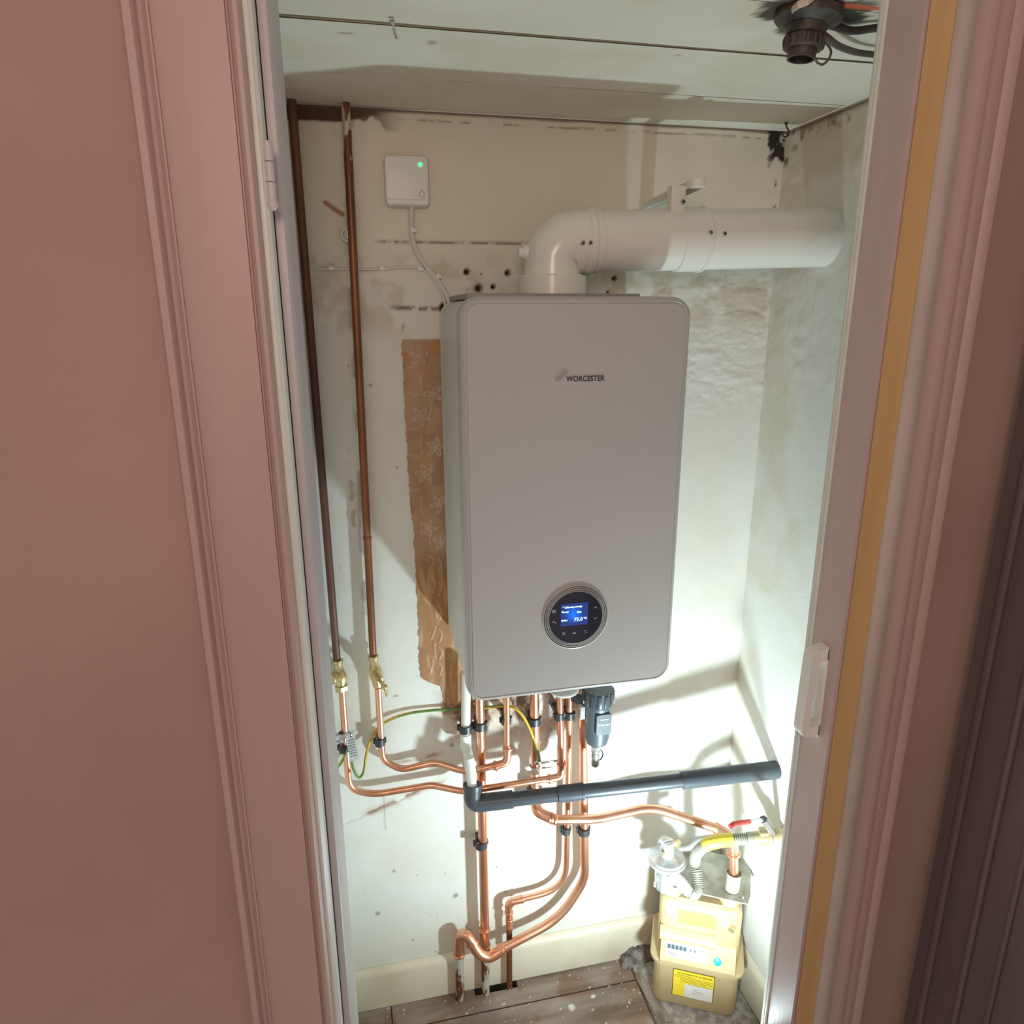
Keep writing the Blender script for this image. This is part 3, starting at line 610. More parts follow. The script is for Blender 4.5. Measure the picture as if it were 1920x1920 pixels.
# left riser to the floor
C0, C1, C2, C3 = px(899,1300,-.034), px(908,1742,-.034), px(910,1782,-.034), px(910,1862,-.034)
C3.z = -.03
pipe('copper_riser', 'thick bright copper riser beside the white pipe, dropping to the floor', [('tube', [C0, C2], .0110, .1, m_copper), ('painted_tail', [C2, C3], .0105, .1, m_paintcop)],
     [('coupling_cup', collar(px(908,1743,-.034), C2-C0, .0112, .014, .0034), m_copper), ('coupling', MB().cyl(px(908,1740,-.034), px(910,1790,-.034), .0128, n=20), m_copper), ('coupling_cup', collar(px(909,1772,-.034), C2-C0, .0115, .010, .003), m_copper)])
# gas pipe
YG = -.078
G = [px(1002,1296,-.036), px(1004,1500,-.036), px(1006,1522,-.062), px(1040,1537,YG), px(1120,1536,YG), px(1222,1513,YG-.005), px(1346,1554,-.150), px(1374,1572,-.184), px(1376,1640,-.188)]
gp = pipe('gas_supply_pipe', 'bright copper gas pipe curving from the boiler to the meter', [('tube', G, .0110, [.02,.02,.05,.2,.14,.08,.03], m_copper)],
     [('elbow_cup', collar(px(1033,1534,-.075), G[4]-G[3], .0112, .014, .0034), m_copper), ('elbow', MB().sweep(fillet([px(1004,1496,-.036), G[2], G[3], px(1038,1537,YG)], .02), .0128, 16), m_copper),
      ('elbow_cup', collar(px(1343,1553,-.147), G[6]-G[5], .0112, .012, .0040), m_copper), ('elbow', MB().sweep(fillet([px(1346,1554,-.150), G[7], px(1375,1598,-.1855)], .03), .0128, 16), m_copper),
      ('elbow_cup', collar(px(1375,1600,-.1856), G[8]-G[7], .0125, .014, .0048), m_copper)])
# small return pipe with elbow
D = [px(1069,1296,-.034), px(1061,1665,-.034), px(953,1692,-.034), px(955,1740,-.034)]
D4 = px(955,1850,-.034); D4.z = -.03; Dm = D[3]
pipe('copper_drop_pipe', 'thin bright copper pipe bending left to the small elbow near the skirting', [('tube', D, .0078, [.075,.03], m_copper), ('painted_tail', [Dm, D4], .0076, .1, m_paintcop)],
     [('elbow_cup', collar(px(978,1686,-.034), D[2]-D[1], .0080, .010, .003), m_copper), ('elbow_cup', collar(px(954,1711,-.034), (0,0,1), .0082, .010, .003), m_copper),
      ('elbow', MB().sweep(fillet([px(976,1686.5,-.034), D[2], px(954,1712,-.034)], .03), .0094, 16), m_copper), ('elbow_cup', collar(px(955,1725,-.034), (0,0,1), .0080, .018, .002), m_copper)])
# thick pipe sweeping in front of the riser
E_ = [px(1092,1300,-.038), px(1097,1648,-.040), px(1050,1722,-.046), px(942,1779,-.066)]
E8 = px(863,1873,-.034); E8.z = -.03
bend1 = smooth_path([px(948,1775,-.065), px(935,1785,-.068), px(918,1794,-.071), px(903,1791,-.069), px(893,1780,-.063), px(886,1768,-.056)], 6)
bend2 = smooth_path([px(887,1769,-.056), px(880,1760,-.051), px(871,1752,-.044), px(863,1755,-.038), px(861,1768,-.035), px(861,1790,-.034)], 6)
pipe('copper_drop_pipe', 'thick bright copper pipe sweeping left in front of the riser to floor', [('tube', E_, .0110, [.10,.16], m_copper), ('painted_tail', [px(861,1780,-.034), E8], .0108, .1, m_paintcop)],
     [('elbow_cup', collar(px(941,1780,-.0665), bend1[1]-bend1[0], .0126, .010, .0030), m_copper), ('elbow', MB().sweep(bend1, .0130, 18), m_copper),
      ('elbow_cup', collar(px(886.5,1768.5,-.056), bend1[-1]-bend1[-3], .0126, .010, .0030), m_copper), ('elbow', MB().sweep(bend2, .0130, 18), m_copper),
      ('elbow_cup', collar(px(861,1789,-.034), (0,0,1), .0125, .008, .0028), m_copper)])
# white condensate pipe
F = [px(874,1262,-.036), px(873,1395,-.036), px(879,1420,-.074), px(887,1488,-.100)]
pipe('condensate_pipe', 'white plastic condensate pipe hanging left of the copper riser', [('tube', F, .0108, [.08,.08], m_whitep)],
     [('socket', MB().sweep([px(873,1376,-.036), px(873.5,1404,-.037)], .0128, 18), m_whitep), ('socket', MB().sweep([px(879,1421,-.0745), px(883,1450,-.0855)], .0122, 18), m_whitep)], group=None)
# black waste pipe to the right wall
W0 = px(886,1507,-.100); W1 = Vector((XR+.01, -.199, .676)); wd = (W1-W0).normalized(); wl = (W1-W0).length
def wp(u): 
    lo, hi = 0, 1
    for _ in range(40):
        m_ = (lo+hi)/2; p = W0+(W1-W0)*m_; d_ = p-Vector(CAMP); uu = 960+FPX*d_.dot(AR)/d_.dot(AF)
        if uu < u: lo = m_
        else: hi = m_
    return W0+(W1-W0)*lo
pipe('waste_pipe', 'black plastic waste pipe sloping across to the right wall', [('tube', [wp(912), wp(1290)], .0165, .1, m_black), ('wall_sleeve', [wp(1278), W1], .0205, .1, m_black)],
     [('elbow', MB().sweep(fillet([px(886,1474,-.090), W0, wp(938)], .03, 10), .0200, 22), m_black), ('elbow_rim', MB().cyl(px(886,1470,-.089), px(886,1478,-.091), .0215, n=24), m_black),
      ('coupling', MB().cyl(wp(921), wp(962), .0200, n=24), m_black), ('coupling', MB().cyl(wp(1046), wp(1094), .0195, n=24), m_black),
      ('mould_line', MB().cyl(wp(1090), wp(1094), .0205, n=24), m_black)], group=None)

# ---------------------------------------------------------------- brass valves
def hexnut(mb, a, d, r, L): d = Vector(d).normalized(); mb.lathe(Vector(a)-d*L/2, d, [(0, r*.93), (L*.12, r), (L*.88, r), (L, r*.93)], 6)
t = thing('stop_valve', px(641,1296,-.026), 'brass stop valve on the far left pipe, spindle turned away', 'valve', 'brass stop valves')
a, b = px(633,1240,-.023), px(641,1294,-.026); d = (b-a).normalized(); L = (b-a).length
make('top_nut', MB().lathe(a-d*.004, d, [(0,.0085),(.001,.0118),(.005,.0120),(.007,.0105),(.009,.0105),(.011,.0085)], 20), m_brass, t)
bo = MB().lathe(a+d*.006, d, [(0,.0088),(.010,.0088),(.016,.0115),(.028,.0150),(.036,.0150),(.044,.0120),(L-.012,.0100)], 20); make('body', bo, m_brass, t)
hb = MB(); hexnut(hb, b-d*.006, d, .0150, .013); make('bottom_nut', hb, m_brass, t, smooth=20)
c = a+d*.032; sp = MB()
for k in range(6): sp.lathe(c+V3((-.6,-.8,.1)).normalized()*(.010+.0032*k), (-.6,-.8,.1), [(0,.0110-.0002*k),(.0008,.0125-.0002*k),(.0022,.0125-.0002*k),(.003,.0110)], 18)
make('threaded_bonnet', sp, m_brass, t)
t = thing('stop_valve', px(709,1290,-.026), 'brass stop valve on the second pipe with a tee handle pointing out', 'valve', 'brass stop valves')
a, b = px(700,1232,-.023), px(708,1285,-.026); d = (b-a).normalized(); L = (b-a).length
make('top_nut', MB().lathe(a-d*.004, d, [(0,.0085),(.001,.0118),(.005,.0120),(.007,.0105),(.009,.0105),(.011,.0088)], 20), m_brass, t)
make('body', MB().lathe(a+d*.006, d, [(0,.0088),(.012,.0095),(.020,.0125),(.030,.0145),(.040,.0140),(.050,.0110),(L-.004,.0095)], 20), m_brass, t)
c = px(703,1262,-.030); h = px(720,1287,-.085); hd = (h-c).normalized()
make('bonnet', MB().lathe(c, hd, [(.006,.0125),(.014,.0125),(.018,.0100),(.028,.0085),(.034,.0062)], 18), m_brass, t)
make('spindle', MB().cyl(c+hd*.03, h, .0042, n=14), m_brass, t)
make('tee_bar', MB().sweep([px(718,1278,-.086), px(721,1288,-.087), px(726,1305,-.088)], .0034, 12).sphere(px(721,1288,-.087), .0068, 14), m_brass, t)

# ---------------------------------------------------------------- pipe clips
def clip(u, v, Yc, r, label):
    p = px(u, v, Yc); t = thing('pipe_clip', (p.x, -.001, p.z-.009), label, 'pipe clip', 'black pipe clips')
    H = .0085; mb = MB(); n = 20; ri, ro = r+.0006, r+.0042; poly = []
    for k in range(n+1):
        q = math.radians(-215+250*k/n); poly.append((math.cos(q), math.sin(q)))
    prof = [V3((p.x+ro*cx, Yc+ro*cy, p.z-H)) for cx, cy in poly]+[V3((p.x+ri*cx, Yc+ri*cy, p.z-H)) for cx, cy in poly[::-1]]
    k = len(poly); v = prof+[q+V3((0,0,2*H)) for q in prof]; nn = len(prof); f = []
    for i in range(nn): f.append((i, (i+1) % nn, nn+(i+1) % nn, nn+i))
    for i in range(k-1): f.append((i, i+1, nn-2-i, nn-1-i)); f.append((nn+i, nn+nn-1-i, nn+nn-2-i, nn+i+1))
    mb.add(v, f); make('jaw', mb, m_clip, t)
    make('base', MB().box((p.x-r*.8, Yc+r+.001, p.z-H*.9), (p.x+r*.8, -.0006, p.z+H*.9), .001), m_clip, t)
    lug = MB().box((p.x-ro-.003, Yc+r*.1, p.z-H*.75), (p.x-ro+.0022, Yc+r*.9, p.z+H*.75), .0008); make('latch', lug, m_clip, t); make('latch', MB().box((p.x+ro-.0022, Yc+r*.1, p.z-H*.75), (p.x+ro+.003, Yc+r*.9, p.z+H*.75), .0008), m_clip, t)
clip(873, 1365, -.036, .0112, 'black clip holding the white condensate pipe')
clip(900, 1360, -.034, .0110, 'black clip holding the copper riser just under the boiler')
clip(949, 1350, -.047, .0076, 'black clip on the upper branch pipe under the boiler')
clip(1002, 1351, -.036, .0110, 'black clip on the upright gas pipe under the boiler')
clip(1049, 1342, -.048, .0076, 'left of two joined black clips beside the filter')
clip(1068, 1341, -.034, .0078, 'right of two joined black clips beside the filter')
clip(712, 1390, -.026, .0076, 'black clip on the pipe below the second stop valve')
clip(645, 1402, -.026, .0076, 'black clip below the earth clamp on the far left pipe')
clip(902, 1582, -.034, .0110, 'black clip on the copper riser below the waste pipe')
clip(1061, 1556, -.034, .0078, 'black clip on the thin drop pipe below the gas pipe')
clip(1095, 1557, -.040, .0110, 'black clip on the thick drop pipe below the gas pipe')
clip(1003, 1483, -.036, .0110, 'black clip on the gas pipe just above the waste pipe')
# old white ring clip
t = thing('old_pipe_ring', px(651, 452, -.001), 'old white pipe ring clip beside the second tall pipe', 'pipe clip')
rc = px(652, 440, -.016); make('ring', MB().sweep([rc+V3((.0115*math.cos(a), .002*math.sin(a), .0115*math.sin(a))) for a in [math.radians(60+22*k) for k in range(13)]], .0028, 8), m_cable, t)
make('tab', MB().box(rc+V3((-.002,-.006,-.008)), rc+V3((.010,.002,.008)), .001), m_cable, t); make('backing', MB().box((rc.x-.006, -.014, rc.z-.009), (rc.x+.008, -.0005, rc.z+.009), .001), m_cable, t)

# ---------------------------------------------------------------- magnetic filter
fc = px(1119, 1300, -.095); t = thing('magnetic_filter', px(1113, 1436, -.095), 'dark grey cylindrical filter hanging under the boiler with brass drain', 'filter')
fb = px(1117, 1398, -.095); ax = Vector((0,0,-1)); Lf = fc.z-fb.z
f0 = Vector((fb.x+.002, -.095, fc.z))
make('screw_cap', MB().lathe(f0, ax, [(-.012,.034),(.022,.0345),(.024,.033)], 36), m_black, t)
rb = MB()
for k in range(14):
    q = 2*math.pi*k/14; M = Matrix.Translation(f0+V3((math.cos(q)*.034, math.sin(q)*.034, -.004))) @ Matrix.Rotation(q, 4, 'Z'); rb.box((-.002,-.0045,-.016), (.0028,.0045,.014), .001, M=M)
make('cap_grip', rb, m_black, t)
m_filt = mat('dark_grey_filter_body', lin(80, 88, 94), .45)
body = make('body', MB().lathe(f0, ax, [(.022,.0315),(.030,.0318),(.034,.030),(Lf*.80,.0285),(Lf*.92,.0245),(Lf*.985,.013),(Lf,.008)], 36), m_filt, t)
pz = f0.z-.040
make('label_panel', MB().rrloft(.036, .052, .005, [(0,0),(0,-.0315),(.001,-.0325)], Matrix.Translation((f0.x+.004, -.095, pz-.022))), m_filt, t)
make('label_lettering', textmesh('Vortex', .0105, FM((f0.x-.011, -.1278, pz-.024)), .0003, bold=.0002), mat('pale_print', lin(190,196,200), .5), t, smooth=0)
make('label_lettering', MB().box((f0.x-.005, -.1278, pz-.010), (f0.x+.014, -.1272, pz-.0075)), MATS['pale_print'], t, smooth=0)
make('label_mark', MB().prism([V3((f0.x, -.1278, pz-.044)), V3((f0.x+.010, -.1278, pz-.044)), V3((f0.x+.005, -.1278, pz-.034))], (0,0,0), (0,.0006,0)), mat('dim_print', lin(84,92,98), .5), t, smooth=0)
make('side_port', MB().cyl(f0+V3((-.045,.045,-.03)), f0+V3((-.012,.012,-.03)), .012, n=18), m_black, t)
make('side_magnet', MB().box(f0+V3((-.042,-.002,-.062)), f0+V3((-.030,.014,-.030)), .002), m_boiler, t)
dn = Vector((fb.x, -.095, fb.z)); mbn = MB(); hexnut(mbn, dn+V3((0,0,-.006)), ax, .0105, .012); make('drain_nut', mbn, m_zinc, t, smooth=20)
make('drain_cock', MB().lathe(dn+V3((0,0,-.010)), ax, [(0,.0100),(.006,.0100),(.008,.0078),(.018,.0100),(.024,.0082),(.036,.0100),(.042,.0090),(.046,.005)], 16), m_screw, t)
make('cap_strap', MB().sweep([dn+V3((.006+.012*math.sin(a), 0, -.026+.015*math.cos(a))) for a in [math.radians(10+18*k) for k in range(10)]], .0016, 8), m_clip, t)

# ---------------------------------------------------------------- earth clamps and wires
t = thing('earth_clamp', px(655, 1425, -.035), 'silver earth clamp and metal tag on the far left pipe', 'earth clamp', 'silver earth clamps')
p = px(643, 1381, Y1); make('band', MB().lathe(p+V3((0,0,-.010)), (0,0,1), [(0,.0088),(0,.0098),(.020,.0098),(.020,.0088)], 22, close=False), m_zinc, t)
p0 = px(627, 1380, -.030); make('buckle', MB().box(p0+V3((0,-.010,-.006)), p0+V3((.024,-.006,.006)), .0015).box(p0+V3((0,-.008,-.018)), p0+V3((.003,.016,.010)), .001), m_zinc, t)
ta, tb, tc2, td = px(648,1373,-.050), px(664,1369,-.050), px(673,1424,-.055), px(656,1429,-.055)
tag = make('tag', MB().prism([ta, tb, tc2, td], (0,-.0004,0), (0,.0008,0)), m_tag, t, smooth=20)
em = MB()
for i in range(7):
    for k in range(5):
        s_, q_ = (k+.5)/5*.84+.08, .30+.62*i/7; p = ta.lerp(tb, s_).lerp(td.lerp(tc2, s_), q_); em.box(p+V3((-.0012,-.0012,-.0013)), p+V3((.0010,0,.0012)), 0)
make('embossed_lettering', em, mat('stamped_shadow', lin(140,144,148), .5), tag, smooth=0); make('clamp_screw', MB().sphere(px(656,1378,-.054), .0062, 12, sc=(1,.7,1)), m_chrome, t)
t = thing('earth_clamp', px(1005, 1455, -.05), 'silver earth clamp on the upright gas pipe', 'earth clamp', 'silver earth clamps')
p = px(1003, 1441, -.036); make('band', MB().lathe(p+V3((0,0,-.009)), (0,0,1), [(0,.0118),(0,.0130),(.018,.0130),(.018,.0118)], 22, close=False), m_zinc, t)
make('clamp_screw', MB().sphere(px(1007,1430,-.054), .0068, 12, sc=(1,.7,1)), m_chrome, t); make('clamp_screw', MB().sphere(px(1006,1444,-.054), .0060, 12, sc=(1,.7,1)), m_chrome, t)
make('tag', MB().prism([px(981,1425,-.050), px(988,1428,-.050), px(1000,1450,-.050), px(996,1452,-.050), px(984,1440,-.050)], (0,0,0), (0,.001,0)), m_wlab, t, smooth=0)
make('strap_end', MB().box(px(1014,1433,-.049), px(1045,1424,-.046), .0005), m_zinc, t)
make('tag', MB().box(px(1016,1442,-.050), px(1034,1428,-.048), .0005), m_wlab, t)
def wire(label, pts, r=.0031):
    pts = smooth_path(pts); lo = min(pts, key=lambda q: q.z); th = thing('earth_wire', tuple(lo), label, 'wire', 'earth wires')
    make('insulation', MB().sweep(pts, r, 10, mi=lambda i, k: 0 if (k+i//6) % 10 < 5 else 1), [m_green, m_yel], th); return th
wire('green and yellow earth wire looping from the tagged clamp under the boiler', [px(u, v, Y) for u, v, Y in ((659,1425,-.05),(664,1445,-.05),(673,1458,-.045),(682,1447,-.04),(686,1420,-.03),(692,1395,-.018),(706,1368,-.012),(730,1350,-.010),(765,1338,-.009),(810,1332,-.009),(860,1330,-.010),(905,1327,-.014),(945,1324,-.03),(965,1328,-.050),(983,1346,-.056),(1000,1384,-.056),(1009,1410,-.056),(1012,1428,-.056))])
wire('short green earth wire end leaving the tagged clamp to the left', [px(u, v, Y) for u, v, Y in ((650,1405,-.035),(645,1420,-.028),(638,1432,-.018),(631,1440,-.008))])

# ---------------------------------------------------------------- gas meter
MA = math.radians(-27.5); MO = px(1222, 1868, -.153); MO.z = .006
MM = Matrix.Translation(MO) @ Matrix.Rotation(MA, 4, 'Z')
t = thing('gas_meter', tuple(MM @ V3((.1, .07, -.006))), 'cream gas meter standing on the floor in the right corner', 'gas meter')
def rbody(x0, x1, y0, y1, prof, r):      # rounded footprint stacked in z: prof=(inset, z)
    M2 = MM @ Matrix.Translation(((x0+x1)/2, (y0+y1)/2, 0)) @ Matrix.Rotation(math.radians(90), 4, 'X')
    return MB().rrloft(x1-x0, y1-y0, r, [(i, z) for i, z in prof], M2 @ Matrix.Scale(1, 4))
def rb2(x0, x1, y0, y1, prof, r, seg=8):
    mb = MB(); v = []; f = []; n = 4*(seg+1); cx0, cy0, w, h = (x0+x1)/2, (y0+y1)/2, x1-x0, y1-y0
    for ins, z in prof:
        W_, H_, R_ = w/2-ins, h/2-ins, max(r-ins, .002)
        for (cx, cy, a0) in ((W_-R_, H_-R_, 0), (-W_+R_, H_-R_, 90), (-W_+R_, -H_+R_, 180), (W_-R_, -H_+R_, 270)):
            for k in range(seg+1):
                a = math.radians(a0+90*k/seg); v.append(MM @ V3((cx0+cx+R_*math.cos(a), cy0+cy+R_*math.sin(a), z)))
    for i in range(len(prof)-1):
        for k in range(n): j = (k+1) % n; f.append((i*n+k, i*n+j, (i+1)*n+j, (i+1)*n+k))
    f.append(tuple(range(n))[::-1]); f.append(tuple((len(prof)-1)*n+k for k in range(n))); return mb.add(v, f)
make('lower_case', rb2(0, .205, 0, .14, [(.010,0),(.003,.004),(0,.012),(0,.132)], .026), m_meter, t)
make('case_flange', rb2(-.011, .216, -.011, .151, [(.003,.130),(0,.132),(0,.139),(.003,.142)], .034), m_meter, t)
make('upper_case', rb2(.004, .201, .014, .136, [(0,.138),(0,.285),(.004,.300),(.014,.308)], .026), m_meter, t)
def ml(x, y, z): return MM @ V3((x, y, z))
# index housing: sloped face with hood
hs = MB(); sec = [(-.014,.141),(-.014,.150),(-.012,.154),(.012,.200),(.016,.203),(.022,.203),(.022,.141)]
hs.prism([MM @ V3((.014, y, z)) for y, z in sec], (0,0,0), (MM.to_3x3() @ V3((.178,0,0)))); idx = make('index_housing', hs, m_meter, t, smooth=20)
hd2 = MB(); sec = [(.006,.192),(-.006,.206),(-.006,.213),(-.001,.222),(.010,.229),(.016,.229),(.016,.195)]
hd2.prism([MM @ V3((.010, y, z)) for y, z in sec], (0,0,0), (MM.to_3x3() @ V3((.135,0,0)))); make('index_hood', hd2, m_meter, t, smooth=20)
n0 = V3((0,-.012,.154)); n1 = V3((0,.012,.200)); fdv = (n1-n0).normalized(); fnv = V3((0, -fdv.z, fdv.y))
def face(x, s_, off): q = n0+fdv*s_+fnv*off; return MM @ V3((x, q.y, q.z))
def plate(x0, x1, s0, s1, off, th=.0008, mtl=None, name='plate', par=None):
    mb = MB().prism([face(x0,s0,off), face(x1,s0,off), face(x1,s1,off), face(x0,s1,off)], (0,0,0), MM.to_3x3() @ (fnv*th)); return make(name, mb, mtl, par or t, smooth=0)
wn = plate(.026, .124, .007, .043, .0005, .0012, m_meterw, 'index_window', idx)
dg = MB()
for k in range(5): dg.prism([face(.030+.0095*k+dx_, s_, .0018) for dx_, s_ in ((0,.026),(.0080,.026),(.0080,.036),(0,.036))], (0,0,0), MM.to_3x3() @ (fnv*.0006))
make('counter_digits', dg, mat('counter_blue_black', lin(48,66,84), .4), idx, smooth=0)
dg = MB()
for k, x in enumerate((.084, .094)): dg.prism([face(x+dx_, s_, .0018) for dx_, s_ in ((0,.028),(.004,.028),(.004,.033),(0,.033))], (0,0,0), MM.to_3x3() @ (fnv*.0005))
for s_ in (.012, .017): dg.prism([face(.030+dx_, q_, .0018) for dx_, q_ in ((0,s_),(.022,s_),(.022,s_+.0012),(0,s_+.0012))], (0,0,0), MM.to_3x3() @ (fnv*.0005))
make('window_print', dg, MATS['counter_blue_black'], idx, smooth=0)
plate(.108, .118, .034, .0355, .0018, .0004, m_red, 'window_print', idx)
fn3 = MM.to_3x3() @ fnv; make('blue_button', MB().lathe(face(.150,.018,.0003), fn3, [(0,.0095),(.0014,.0095),(.002,.0085)], 24), m_cyan, idx)
# labels on the front
def fr(x, z, y=-.0006): return ml(x, y, z)
def flabel(x0, x1, z0, z1, y, mtl, name, par=t, th=.0006):
    return make(name, MB().prism([ml(x0,y,z0), ml(x1,y,z0), ml(x1,y,z1), ml(x0,y,z1)], (0,0,0), MM.to_3x3() @ V3((0,th,0))), mtl, par, smooth=0)
flabel(.048, .148, .036, .118, -.0006, m_ink, 'label_border'); yl = flabel(.0495, .1465, .0375, .1165, -.0010, m_ylab, 'yellow_label')
TM = lambda x, z, y: MM @ Matrix.Translation((x, y, z)) @ Matrix.Rotation(math.radians(90), 4, 'X')
make('label_lettering', textmesh('IN THE EVENT OF AN ESCAPE', .0063, TM(.0575, .106, -.0013), .0002), m_ink, yl, smooth=0)
ln = MB()
for z, xa, xb in ((.101,.052,.100),(.0965,.052,.144),(.092,.066,.140),(.0875,.066,.143),(.083,.066,.128),(.0785,.085,.144)):
    ln.prism([ml(xa,-.0013,z), ml(xb,-.0013,z), ml(xb,-.0013,z+.0011), ml(xa,-.0013,z+.0011)], (0,0,0), MM.to_3x3() @ V3((0,.0003,0)))
make('label_print', ln, mat('faded_print', lin(150,126,44), .6), yl, smooth=0)
wl_ = flabel(.078, .145, .038, .078, -.0018, m_wlab, 'white_sticker'); ln = MB()
for z, xa, xb in ((.066,.098,.112),(.061,.096,.122),(.0565,.096,.124),(.052,.096,.110)):
    ln.prism([ml(xa,-.0021,z), ml(xb,-.0021,z), ml(xb,-.0021,z+.0010), ml(xa,-.0021,z+.0010)], (0,0,0), MM.to_3x3() @ V3((0,.0002,0)))
make('label_print', ln, mat('pale_brown_print', lin(176,150,140), .6), wl_, smooth=0)
ol = flabel(.052, .142, .246, .286, .0132, m_olab, 'orange_label'); ln = MB()
for z, xa, xb in ((.276,.070,.120),(.267,.060,.134),(.259,.060,.128),(.251,.060,.134)):
    ln.prism([ml(xa,.0129,z), ml(xb,.0129,z), ml(xb,.0129,z+.0022), ml(xa,.0129,z+.0022)], (0,0,0), MM.to_3x3() @ V3((0,.0002,0)))
make('label_print', ln, mat('orange_print', lin(206,150,80), .6), ol, smooth=0)
# unions
for x, nm in ((.034, 0), (.168, 1)):
    c = ml(x, .042, .286); u_ = MB().lathe(c, (0,0,1), [(-.03,.026),(.012,.027),(.018,.025),(.022,.018)], 24); bs = make('union_boss', u_, m_meter, t)
    h_ = MB(); hexnut(h_, ml(x, .042, .323), (0,0,1), .025, .026); make('union_nut', h_, m_meter, t, smooth=20)
    make('union_seal', MB().lathe(ml(x-.006, .018, .268), MM.to_3x3() @ V3((0,-1,-.3)), [(0,.010),(.006,.009),(.008,.004)], 10), m_wlab, t)
make('test_nipple', MB().lathe(ml(.176, .013, .262), MM.to_3x3() @ V3((0,-1,.1)), [(0,.008),(.008,.008),(.010,.006)], 12), m_brass, t)
# mounting plate behind and across the top
t = thing('meter_bracket', tuple(ml(.1, .1, .338)), 'flat grey steel bracket plate on top of the gas meter', 'bracket')
pl = [(.000,.020),(.206,.012),(.214,.040),(.222,.158),(.100,.165),(.004,.075)]
make('top_plate', MB().prism([ml(x, y, .338) for x, y in pl], (0,0,0), (0,0,.0035)), mat('grey_steel_plate', lin(178, 174, 162), .42, .3, var=lin(146, 140, 128), scale=24), t, smooth=0)
make('plate_lip', MB().prism([ml(-.012,.014,.352), ml(.03,.012,.352), ml(.03,.012,.336), ml(-.012,.014,.336)], (0,0,0), MM.to_3x3() @ V3((0,.003,0))), m_meter, t, smooth=0)
make('plate_screw', MB().sphere(ml(.196,.026,.343), .0036, 10), m_chrome, t)
# pipe connector on the right
gt = G[8]; pb = ml(.172, .048, .342)
make('thread_fitting', MB().lathe(pb, gt-pb, [(0,.0165)]+[q for k in range(6) for q in ((.006+.006*k,.0178),(.009+.006*k,.0160))]+[(.046,.0172),((gt-pb).length*.93,.0165),((gt-pb).length,.0125)], 22), mat('jointed_steel_fitting', lin(176, 166, 152), .5, .3), gp)

# regulator
t = thing('gas_regulator', tuple(ml(.034, .045, .342)), 'silver disc shaped gas regulator on the meter inlet', 'regulator')
rg = ml(.034, .050, .342)
def to_z(u, v, z): return pZ(u, v, z)
rcn = pZ(1250, 1607, .432); post = Vector((rcn.x, rcn.y, .342))
make('post', MB().lathe(post, (0,0,1), [(0,.021),(.020,.021),(.024,.027),(.046,.027),(.050,.022),(.072,.026)], 8), m_zinc, t, smooth=20)
make('diaphragm_case', MB().lathe(rcn+V3((0,0,-.022)), (0,0,1), [(0,.026),(.006,.040),(.012,.043),(.0125,.046),(.019,.046),(.0195,.043),(.024,.040),(.028,.022),(.030,.016)], 40), m_zinc, t)
make('spring_cap', MB().lathe(rcn+V3((0,0,.006)), (0,0,1), [(0,.017),(.020,.017),(.024,.015),(.040,.015),(.041,.004)], 24), m_zinc, t)
make('cap_key', MB().box(rcn+V3((-.016,-.003,.040)), rcn+V3((.012,.003,.050)), .001), m_zinc, t)
make('seal_tag', MB().sphere(rcn+V3((.026,.004,.030)), .012, 14, sc=(1,.5,1)), m_brass, t)
make('brass_screw', MB().sphere(rcn+V3((-.016,-.014,.024)), .0048, 10), m_brass, t)
h0 = rcn+V3((.004,-.014,-.030)); h1 = pZ(1290, 1670, .350)
make('outlet_arm', MB().sweep([h0, h0.lerp(h1, .5)+V3((0,-.004,.004)), h1], [.015, .016, .0145], 18), mat('grey_cast_metal', lin(150, 146, 142), .5, .3), t)
# flexible hose
hp_ = [h1, pZ(1300,1678,.345), pZ(1308,1664,.352), pZ(1307,1640,.375), pZ(1303,1616,.402), px(1308,1598,-.185), px(1326,1583,-.205), px(1350,1577,-.215), px(1376,1574,-.222), px(1414,1572,-.233)]
hpth = resample(smooth_path(hp_, 14), .0016)
t = thing('flexible_gas_hose', tuple(min(hpth, key=lambda q: q.z)), 'ribbed steel flexible gas hose bound with yellow tape', 'hose')
def uof(p): d_ = p-Vector(CAMP); return 960+FPX*d_.dot(AR)/d_.dot(AF)
make('ribbed_tube', MB().sweep(hpth, [.0116+.0020*(1 if (i//1) % 3 else -1) for i in range(len(hpth))], 16), m_steelhose, t, smooth=60)
seg = [p for i, p in enumerate(hpth) if 1323 < uof(p) < 1374 and i > len(hpth)*.4]
make('yellow_tape', MB().sweep(seg, .0148, 18), m_tape, t)
seg = [p for i, p in enumerate(hpth) if uof(p) > 1400 and i > len(hpth)*.5]; make('end_ferrule', MB().sweep(seg, .0150, 18), m_steelhose, t)
# ball valve with red lever
v0 = px(1412, 1572, -.232); v1 = Vector((XR+.004, -.256, .541))
t = thing('ball_valve', tuple(v1), 'brass gas ball valve with a red lever at the right wall', 'valve'); vd_ = (v1-v0).normalized(); vl = (v1-v0).length
m_vb = mat('dull_brass', lin(196, 178, 142), .42, .6)
make('body', MB().lathe(v0, vd_, [(0,.0150),(.014,.0155),(.016,.0210),(.040,.0215),(.042,.0175),(.060,.0175),(.062,.0195),(vl,.0195)], 26), m_vb, t)
hx = MB(); hexnut(hx, v0+vd_*.026, vd_, .0235, .020); make('union_nut', hx, m_vb, t, smooth=20)
sb_ = v0+vd_*.050; st = px(1434, 1540, sb_.y-.012); make('stem', MB().cyl(sb_, st, .0085, .0078, 16).cyl(st, st+(st-sb_).normalized()*.010, .0095, n=6), mat('dark_metal', lin(130,120,118), .4, .6), t, smooth=25)
la, lb, lc = st, px(1424, 1537, st.y-.004), px(1414, 1539, st.y-.012); ld = px(1371, 1546, st.y-.050)
